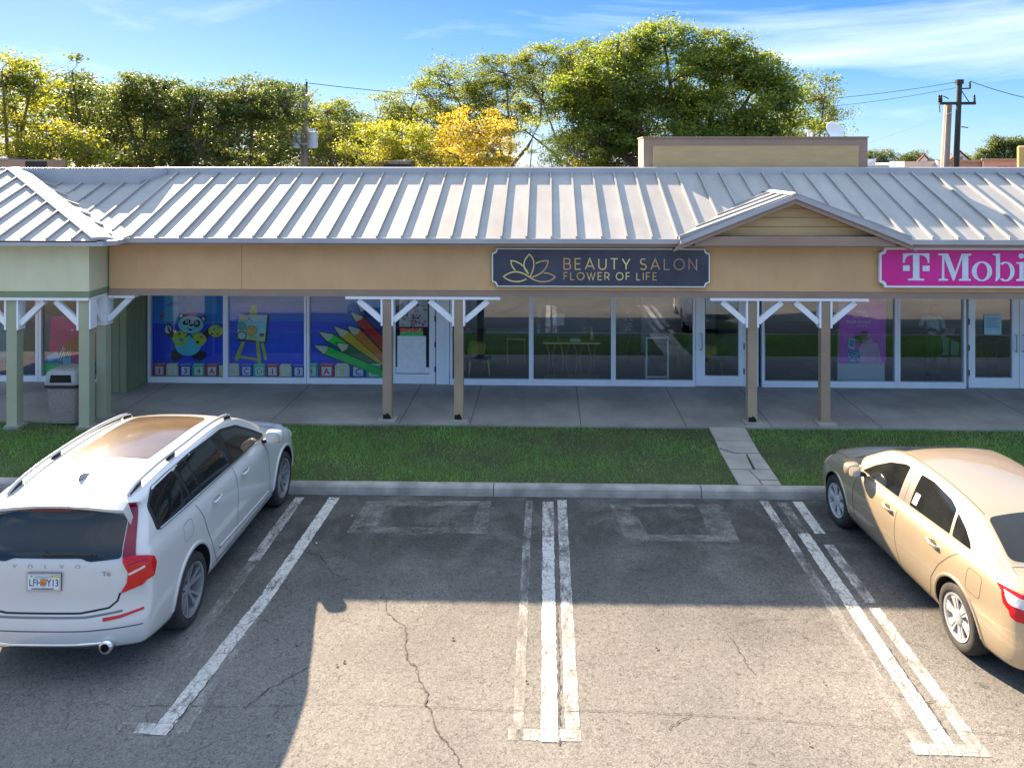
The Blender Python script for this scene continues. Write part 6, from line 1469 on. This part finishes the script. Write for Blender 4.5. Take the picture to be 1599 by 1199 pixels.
    for sg in (-1, 1):
        sk.line('roof_channel', [(sg * .565, 1.12), (sg * .548, 1.6), (sg * .545, 1.9), (sg * .548, 2.5), (sg * .575, 2.9)], 'top', .010, gap, .001)
        sk.line('panel_gap', [(sg * .68, .53), (sg * .70, .4), (sg * .70, .25), (sg * .64, .12)], 'top', .006, gap)
        sk.line('panel_gap', [(sg * .76, 3.74), (sg * .73, 4.1), (sg * .62, 4.5)], 'top', .006, gap)
    sk.line('panel_gap', [(-.68, .53), (-.3, .47), (.3, .47), (.68, .53)], 'top', .006, gap)
    sk.drape('rear_window', rnd([(-.565, 1.07), (0, 1.10), (.565, 1.07), (.655, .60), (.4, .53), (0, .50), (-.4, .53), (-.655, .60)], .07), 'top', G, .004, .06)
    sk.drape('windscreen', rnd([(-.53, 2.74), (0, 2.70), (.53, 2.74), (.66, 3.46), (.4, 3.62), (0, 3.67), (-.4, 3.62), (-.66, 3.46)], .05), 'top', G, .004, .06)
    sk.line('scuttle', [(-.70, 3.62), (-.4, 3.74), (0, 3.79), (.4, 3.74), (.70, 3.62)], 'top', .05, BL, .002)
    sk.drape('licence_plate', [(-.16, .95), (.16, .95), (.16, .80), (-.16, .80)], 'rear', flat((.6, .62, .64), .5), .012, .1)
    sk.drape('grille', rnd([(-.32, .68), (.32, .68), (.28, .56), (-.28, .56)], .03), 'front', M['dark'], .006, .06)
    sk.line('bumper_gap', [(-.75, .70), (-.4, .70), (.4, .70), (.75, .70)], 'rear', .008, gap, .001)
    st = sk.drape('window_sticker', [(2.00, 1.05), (2.09, 1.045), (2.09, 1.16), (2.0, 1.165)], 'Lf', flat((.75, .75, .72), .6), .008, .05)
    MB().box(-.66, .66, -1.70, 1.8, .17, .24).build('underbody', M['black_hole'], root)
    return root
sedan = make_sedan()
# ------------------------------------------------------------------ trees
TL = {
 'green': leaf_mat('broad_leaf_green', [(0.036, 0.064, 0.023), (0.064, 0.105, 0.028), (0.128, 0.151, 0.031), (0.218, 0.198, 0.036)], .52),
 'olive': leaf_mat('small_leaf_olive', [(0.045, 0.070, 0.023), (0.077, 0.109, 0.026), (0.128, 0.147, 0.032), (0.192, 0.179, 0.038)], .50),
 'yellow': leaf_mat('yellow_green_leaf', [(0.051, 0.083, 0.018), (0.102, 0.128, 0.020), (0.179, 0.173, 0.026), (0.256, 0.198, 0.036)], .52),
 'gold': leaf_mat('golden_leaf', [(0.090, 0.102, 0.018), (0.179, 0.154, 0.026), (0.256, 0.192, 0.036), (0.307, 0.218, 0.051)], .5),
 'dark': leaf_mat('dark_leaf', [(0.028, 0.051, 0.026), (0.049, 0.077, 0.032), (0.083, 0.102, 0.033), (0.141, 0.128, 0.038)], .45),
 'pale': leaf_mat('pale_feathery_leaf', [(0.090, 0.128, 0.038), (0.166, 0.205, 0.058), (0.256, 0.282, 0.077), (0.358, 0.333, 0.090)], .55),
}
def tree(name, label, x, y, E, leaf, dens=300, lsize=.15, depth=.9, trunk_r=.22, sparse=0.0, group='trees behind the shop row', clump=.42):
    root = empty(name, (x, y, 0)); tag(root, label, 'tree', group)
    cl = []; 
    for (ex, ez, rx, rz) in E:
        ry = max(rx, rz) * depth; n = max(5, int(rx * rz * 26 * (1 - sparse) + rx * rz * ry * 4.0))
        d = RNG.normal(0, 1, (n, 3)); d /= np.linalg.norm(d, axis=1)[:, None]; r = RNG.uniform(.45, 1.0, n) ** .6
        r *= 1 + .12 * RNG.normal(0, 1, n)
        c = np.stack([ex - x + d[:, 0] * rx * r, d[:, 1] * ry * r, ez + d[:, 2] * rz * r], 1); cl.append(c)
    C = np.concatenate(cl); C = C[C[:, 2] > .8]; nC = len(C)
    area = sum(math.pi * a[2] * a[3] for a in E); tot = int(area * dens * 3.4 * (1 - sparse * .5)); lsize *= .76; per = max(8, tot // nC)
    # branches to a share of the clumps
    base_top = min(a[1] - a[3] for a in E); cx = np.mean([a[0] for a in E]) - x
    fork = Vector((cx * .25, 0, max(1.2, base_top * .75))); g = MB(); g.tube([(0, 0, -.1), (cx * .08, 0, fork.z * .5), tuple(fork)], [trunk_r * 1.25, trunk_r, trunk_r * .8], 8)
    lim = MB()
    nodes = []
    for (ex, ez, rx, rz) in E:
        e = Vector((ex - x, RNG.normal(0, .4), ez - rz * .15)); m_ = fork.lerp(e, .5) + Vector((RNG.normal(0, .18), RNG.normal(0, .25), -.15 * (e - fork).length * .3))
        lim.tube([fork, fork.lerp(m_, .5) + Vector((RNG.normal(0, .1), 0, 0)), m_, e], [trunk_r * .55, trunk_r * .42, trunk_r * .32, trunk_r * .14], 6, False); nodes += [m_, e, m_.lerp(e, .5)]
    for i in RNG.permutation(nC)[:min(nC, 130)]:
        c = Vector(C[i]); a = min(nodes, key=lambda q_: (q_ - c).length); mm = a.lerp(c, .55) + Vector((RNG.normal(0, .08), RNG.normal(0, .08), -.08))
        lim.tube([a, mm, c], [trunk_r * .14, trunk_r * .09, trunk_r * .04], 4, False)
    g.build('trunk', M['trunkbark'], root, True); lim.build('branches', M['trunkbark'], root, True)
    # leaves gathered in flattish sprays round the clump centres
    n = nC * per; cc = np.repeat(C, per, 0); sz = RNG.uniform(.6, 1.35, nC).repeat(per) * clump
    p = cc + RNG.normal(0, 1, (n, 3)) * np.stack([sz * .55, sz * .55, sz * .26], 1)
    u = RNG.normal(0, 1, (n, 3)); u[:, 2] *= .55; u /= np.linalg.norm(u, axis=1)[:, None]
    w = np.cross(u, RNG.normal(0, 1, (n, 3)) + np.array([0, 0, 1.1])); w /= np.linalg.norm(w, axis=1)[:, None] + 1e-9
    l = (RNG.uniform(.6, 1.25, n) * lsize)[:, None]
    V = np.zeros((n, 4, 3), np.float32); V[:, 0] = p - u * l * .5; V[:, 1] = p - u * l * .02 + w * l * .23; V[:, 2] = p + u * l * .5; V[:, 3] = p - u * l * .02 - w * l * .23
    me = bpy.data.meshes.new('crown'); me.vertices.add(4 * n); me.vertices.foreach_set('co', V.ravel()); me.loops.add(4 * n); me.loops.foreach_set('vertex_index', np.arange(4 * n, dtype=np.int32))
    me.polygons.add(n); me.polygons.foreach_set('loop_start', np.arange(0, 4 * n, 4, dtype=np.int32)); me.update(calc_edges=True); me.materials.append(leaf)
    o = bpy.data.objects.new('crown', me); COL.objects.link(o); o.parent = root
    return root
tree('shade_tree', 'tall broad yellow green tree rising behind the parapet box', 5.52, 30, [(4.44, 8.03, 2.65, 1.93), (6.84, 7.3, 2.52, 2.16), (2.52, 7.8, 1.93, 1.69), (4.92, 6.1, 3.61, 1.44), (8.15, 6.1, 1.32, 1.32), (6.48, 8.99, 1.44, .84), (4.44, 9.65, 1.4, .63), (1.9, 6.11, 1.5, 1.4), (8.6, 7.6, .9, .6), (1.2, 7.6, 1.2, 1.1), (7.9, 8.2, 1.1, .8)], TL['green'], 420, .17, .8, .30, clump=.45)
tree('shade_tree', 'small dark tree at the right end of the treeline', 11.04, 34, [(11.47, 7.75, 1.03, 1.03), (12.07, 6.67, .81, .71), (10.45, 6.39, 1.09, .98), (12.3, 5.6, .6, .5)], TL['olive'], 300, .14, .9, .16)
tree('umbrella_tree', 'flat topped olive tree with bare forked trunk, left of the tallest tree', -1.1, 33, [(-4.15, 8.29, 1.65, .8), (-1.74, 8.71, 1.65, .85), (-5.76, 7.3, 1.39, .8), (-.15, 9.08, 1.12, .74), (-3.48, 7.3, 1.39, .64), (-7.1, 6.69, .91, .59), (-2.41, 7.96, 1.33, .64)], TL['olive'], 430, .14, .8, .15)
tree('umbrella_tree', 'thin leaning tree with sparse crown against the tallest tree', 2.0, 32, [(.76, 9.28, 1.29, .7), (1.28, 8.45, .77, .8), (.38, 8.58, .83, .5), (1.92, 9.02, .77, .67)], TL['olive'], 230, .14, .8, .13, .25)
tree('flowering_tree', 'low golden orange tree behind the roof, centre left', -2.29, 25, [(-2.23, 5.95, 1.2, .77), (-2.84, 5.24, 1.42, .7), (-1.83, 5.41, .93, .7)], TL['gold'], 420, .12, .9, .13, clump=.32)
tree('flowering_tree', 'low yellow green tree left of the golden one', -4.67, 24.5, [(-4.77, 5.72, 1.19, .67), (-5.27, 5.2, 1.23, .6), (-4.08, 5.2, .99, .6)], TL['yellow'], 460, .12, .9, .13, clump=.32)
tree('feathery_tree', 'pale feathery green tree with thin bare stems', -.13, 29, [(.05, 5.3, .9, .75), (.95, 5.3, 1.0, .84), (-.55, 6.1, .4, .6)], TL['pale'], 260, .11, .9, .08, .3, clump=.34)
tree('shade_tree', 'thin olive tree just right of the transformer pole', -8.6, 33, [(-8.98, 6.05, 1.13, 1.23), (-9.2, 7.12, .91, .54), (-8.31, 6.78, .7, .64), (-9.79, 5.3, 1.07, .8)], TL['olive'], 230, .15, .9, .14, .3)
tree('shade_tree', 'dense dark tree just left of the transformer pole', -10.75, 29, [(-10.87, 7.38, 1.65, .8), (-11.94, 7.03, 1.06, .83), (-9.8, 6.91, .94, .75), (-10.87, 5.84, 1.89, 1.3)], TL['dark'], 420, .16, .8, .2)
tree('shade_tree', 'rounded dark tree in the left half of the treeline', -14.07, 28, [(-14.49, 7.42, 1.01, .78), (-15.0, 6.96, 1.1, .92), (-13.38, 7.07, 1.01, .82), (-14.19, 5.82, 1.83, 1.26), (-12.45, 5.81, 1.14, 1.26), (-12.22, 7.3, .68, .59)], TL['dark'], 420, .16, .8, .2)
tree('shade_tree', 'open ragged tree with a bare slanting limb near the left edge', -15.58, 27, [(-16.43, 8.15, .57, .53), (-16.7, 7.33, .84, .66), (-15.92, 6.89, .75, .7), (-16.03, 6.0, 1.11, .8)], TL['dark'], 260, .17, .9, .16, .35)
tree('shade_tree', 'sunlit yellow green tree filling the left edge', -16.11, 23.5, [(-16.11, 7.6, .96, .58), (-15.42, 7.21, .77, .54), (-16.3, 6.73, .96, .96), (-14.73, 5.57, 1.27, .62), (-15.81, 5.48, 1.27, .77), (-13.76, 5.29, .65, .46)], TL['yellow'], 400, .15, .9, .17, .1)
tree('background_tree', 'dull green tree mass seen behind the dark trees', -15.42, 36, [(-17.5, 6.2, 2.5, 1.5), (-14.5, 5.9, 2.9, 1.47), (-11.6, 5.8, 2.3, 1.35)], TL['dark'], 330, .2, .6, .2)
tree('background_tree', 'dull green tree mass seen behind the golden tree', -4.78, 38, [(-6.63, 5.41, 3.3, 1.3), (-3.4, 5.1, 1.8, 1.0), (-9.6, 5.2, 2.0, 1.3)], TL['olive'], 300, .2, .6, .2)
tree('background_tree', 'yellow green understorey at the left foot of the tallest tree', 2.2, 31.5, [(1.5, 5.5, 1.6, 1.25), (3.0, 6.6, 1.4, 1.5), (3.2, 5.2, 1.6, 1.0)], TL['yellow'], 330, .15, .7, .15)
tree('background_tree', 'green understorey right of the tallest tree above the parapet box', 9.0, 32, [(8.6, 5.6, 1.6, 1.3), (9.9, 5.8, 1.3, 1.1), (7.2, 5.4, 1.6, 1.2)], TL['green'], 330, .16, .7, .15)
tree('background_tree', 'dark olive tree crown bridging the umbrella tree and the tallest tree', 1.6, 34, [(-.2, 7.6, 1.3, 1.0), (1.2, 8.0, 1.5, 1.3), (2.6, 8.6, 1.5, 1.2), (-1.6, 6.9, 1.3, .8)], TL['olive'], 330, .15, .7, .14, .1)
tree('background_tree', 'olive tree behind the yellow green and golden trees', -4.2, 34, [(-5.6, 6.5, 1.4, .9), (-3.9, 6.7, 1.4, .9), (-2.2, 6.6, 1.3, .8)], TL['olive'], 330, .15, .7, .14, .1)
tree('background_tree', 'deep green tree filling behind the transformer pole', -9.6, 36, [(-10.4, 6.3, 1.6, 1.5), (-8.6, 5.8, 1.5, 1.2), (-12.4, 7.0, 1.8, 1.5)], TL['dark'], 330, .18, .7, .2)
tree('background_tree', 'deep green tree between the dark trees and the left edge', -17.2, 33, [(-19.2, 7.2, 1.8, 1.4), (-17.4, 6.6, 1.7, 1.6), (-16.0, 7.0, 1.4, 1.3)], TL['dark'], 330, .18, .7, .2)
tree('background_tree', 'dense low green trees closing the gap at the far left', -18.0, 32, [(-20.0, 6.3, 2.2, 1.9), (-17.5, 6.0, 2.0, 1.7), (-15.6, 5.6, 1.6, 1.2)], TL['green'], 300, .18, .7, .2)
for i, (n_, l_, x, y, E, d_) in enumerate((
    ('distant_tree', 'far dark trees clump beside the parapet box', 89, 220, [(86.5, 4.6, 2.6, 3.2), (89.5, 5.2, 3.0, 3.5), (93, 5.6, 2.6, 3.2)], 45),
    ('distant_tree', 'far rounded tree left of the gabled house', 98, 215, [(95.5, 4.5, 2.4, 3.0), (98.5, 5.0, 3.6, 3.3), (102, 3.8, 3.0, 2.2)], 45),
    ('distant_tree', 'far tall dark tree beside the yellow building', 91, 160, [(91.5, 6.6, 3.4, 3.4), (88.8, 8.3, 1.2, 2.0), (93, 8.6, 1.8, 1.6), (86.6, 5.8, 2.0, 2.0)], 70),
    ('distant_tree', 'far low pale green tree left of the tall dark one', 84, 165, [(84.5, 4.6, 2.6, 2.2), (81.6, 4.2, 1.6, 1.6)], 60))):
    tree(n_, l_, x, y, E, TL['dark'] if i != 3 else TL['olive'], d_, .55, .8, .3, group='trees on the right horizon', clump=.9)

# ------------------------------------------------------------------ person inside the phone shop
def skinned(name, pts, edges, mats, parent, rootv=0, levels=2):
    me = bpy.data.meshes.new(name); me.from_pydata([p[:3] for p in pts], edges, []); o = bpy.data.objects.new(name, me); COL.objects.link(o)
    o.modifiers.new('skin', 'SKIN'); sv = me.skin_vertices[0].data
    for i, p in enumerate(pts): sv[i].radius = (p[3], p[4] if len(p) > 4 else p[3]); sv[i].use_root = (i == rootv)
    s = o.modifiers.new('sub', 'SUBSURF'); s.levels = levels; bpy.context.view_layer.update(); apply_mods(o); o.parent = parent
    me = o.data; me.materials.clear(); me.materials.append(mats); me.polygons.foreach_set('use_smooth', [True] * len(me.polygons)); return o
def person():
    r = empty('person', (8.48, 17.75, .158), R(-25)); tag(r, 'person in pale top, dark skirt and leggings standing inside the phone shop, arms bent', 'person')
    skin = noise_mat('brown_skin', (.13, .07, .045), (.17, .09, .06), 6, .5); cloth = flat((.62, .74, .74), .9, name='pale_knit'); skirt = flat((.02, .035, .035), .9, name='dark_skirt'); hair = flat((.01, .009, .01), .6, name='black_hair')
    P = [(0, 0, .90, .15, .11), (0, 0, 1.08, .125, .095), (0, 0, 1.25, .15, .10), (0, 0, 1.36, .12, .075), (0, -.01, 1.43, .05, .05), (0, -.02, 1.50, .052, .055), (0, -.03, 1.585, .073, .088), (0, -.02, 1.655, .055, .065),
         (.095, .0, .84, .088, .09), (.105, -.015, .48, .060, .062), (.10, .02, .26, .052, .055), (.10, .03, .09, .036, .038), (.105, -.05, .035, .038, .03), (.11, -.15, .028, .034, .022),
         (-.095, .03, .84, .088, .09), (-.09, .05, .48, .060, .062), (-.09, .08, .26, .052, .055), (-.09, .09, .09, .036, .038), (-.09, .01, .035, .038, .03), (-.09, -.10, .028, .034, .022),
         (.175, 0, 1.33, .056, .056), (.22, .0, 1.08, .044, .044), (.17, -.18, 1.02, .032, .032), (.06, -.27, 1.10, .026, .022),
         (-.175, 0, 1.33, .056, .056), (-.23, -.02, 1.08, .044, .044), (-.15, -.20, 1.04, .032, .032), (-.04, -.27, 1.12, .026, .022)]
    E = [(0, 1), (1, 2), (2, 3), (3, 4), (4, 5), (5, 6), (6, 7), (0, 8), (8, 9), (9, 10), (10, 11), (11, 12), (12, 13), (0, 14), (14, 15), (15, 16), (16, 17), (17, 18), (18, 19), (3, 20), (20, 21), (21, 22), (22, 23), (3, 24), (24, 25), (25, 26), (26, 27)]
    # fingers and thumbs rooted in the palms
    for base, sg in ((23, 1), (27, -1)):
        bx, by, bz = P[base][:3]
        for k in range(4):
            i = len(P); zz = bz + .03 - k * .018; P += [(bx - sg * .035, by - .02, zz, .009), (bx - sg * .065, by - .015, zz - .004, .008), (bx - sg * .085, by + .004, zz - .01, .007)]; E += [(base, i), (i, i + 1), (i + 1, i + 2)]
        i = len(P); P += [(bx - sg * .01, by - .03, bz + .045, .010), (bx - sg * .03, by - .045, bz + .065, .008)]; E += [(base, i), (i, i + 1)]
    b = skinned('body', P, E, skin, r)
    skinned('top', [(0, 0, .93, .165, .12), (0, 0, 1.10, .145, .112), (0, 0, 1.26, .168, .116), (0, 0, 1.37, .115, .082), (.185, 0, 1.33, .068, .068), (.228, 0, 1.10, .056, .056), (-.185, 0, 1.33, .068, .068), (-.238, -.02, 1.10, .056, .056)], [(0, 1), (1, 2), (2, 3), (3, 4), (4, 5), (3, 6), (6, 7)], cloth, r)
    rings = []
    for z, a, c in ((.96, .165, .125), (.86, .195, .15), (.72, .205, .165), (.60, .215, .18), (.585, .205, .17)): rings.append([(a * math.cos(t * math.pi / 12), c * math.sin(t * math.pi / 12) + .015, z) for t in range(24)])
    loft(rings, 'skirt', skirt, r)
    for sg, yy in ((1, 0), (-1, .045)):
        skinned('legging', [(sg * .095, yy, .78, .094, .096), (sg * .10, yy - .005, .48, .067, .069), (sg * .10, yy + .03, .26, .059, .062), (sg * .10, yy + .04, .10, .043, .045), (sg * .103, yy - .04, .040, .044, .034), (sg * .107, yy - .14, .034, .040, .028)], [(0, 1), (1, 2), (2, 3), (3, 4), (4, 5)], skirt, r)
    hg = MB(); 
    skinned('hair', [(0, .005, 1.52, .062, .06), (0, .012, 1.60, .092, .10), (0, .0, 1.665, .078, .088), (0, .055, 1.42, .07, .04)], [(0, 1), (1, 2), (0, 3)], hair, r)
    f = MB()
    for sg in (-1, 1): MB().lathe([(.001, -.006), (.010, 0), (.001, .006)], 8, 'y', (sg * .030, -.112, 1.592)).build('eye', flat((.5, .5, .5), .3), r)
    MB().prism([(-.012, -.108, 1.555), (.012, -.108, 1.555), (0, -.110, 1.60)], (0, -.016, 0)).build('nose', skin, r)
    MB().box(-.024, .024, -.113, -.104, 1.523, 1.533, bev=.003).build('mouth', flat((.2, .05, .05), .5), r)
    for sg in (-1, 1): MB().lathe([(.001, -.01), (.022, 0), (.001, .01)], 10, 'x', (sg * .078, -.025, 1.585)).build('ear', skin, r)
person()

# ------------------------------------------------------------------ dry leaves blown onto the lot
lm = [flat((.20, .11, .04), .9, name='dry_leaf'), flat((.30, .20, .08), .9, name='dry_leaf'), flat((.55, .53, .48), .9, name='paper_scrap')]
lr = random.Random(11)
for (x, y, k, w_) in ((-2.72, 10.95, 2, 'pale paper scrap near the head of the left bay'), (-2.98, 10.15, 2, 'pale paper scrap between the two left bay lines'), (-2.0, 7.75, 1, 'tan dry leaf left of the long jagged crack'), (-2.06, 7.70, 0, 'brown dry leaf lying beside the tan one'),
                     (-.98, 8.15, 1, 'tan dry leaf right of the long jagged crack'), (-.20, 7.5, 0, 'brown dry leaf just left of the bold middle line'), (1.1, 8.05, 1, 'tan dry leaf in the sunlit right bay'), (2.6, 7.55, 0, 'brown dry leaf near the bold right bay line'),
                     (-2.55, 8.0, 0, 'brown dry leaf in the shadow of the white car'), (1.7, 11.55, 0, 'brown dry leaf against the kerb below the path'), (-1.3, 11.58, 1, 'tan dry leaf against the kerb in the left bay'), (2.2, 6.75, 1, 'tan dry leaf near the viewer in the right bay')):
    a = lr.uniform(0, 6.28); s_ = lr.uniform(.014, .024); P_ = []
    for q0 in range(8):
        t = q0 * math.pi / 4; r_ = s_ * (1 if q0 % 4 == 0 else .55 if q0 % 2 else .42); P_.append((r_ * math.cos(t), r_ * math.sin(t), .004 + .006 * (q0 % 3)))
    g = MB().prism(P_, (0, 0, .0015)).build('paper_scrap' if k == 2 else 'fallen_leaf', lm[k]); g.location = (x, y, .004); g.rotation_euler = (0, 0, a); tag(g, w_, 'litter' if k == 2 else 'leaf', 'dry leaves scattered on the lot' if k != 2 else 'paper scraps in the left bay')
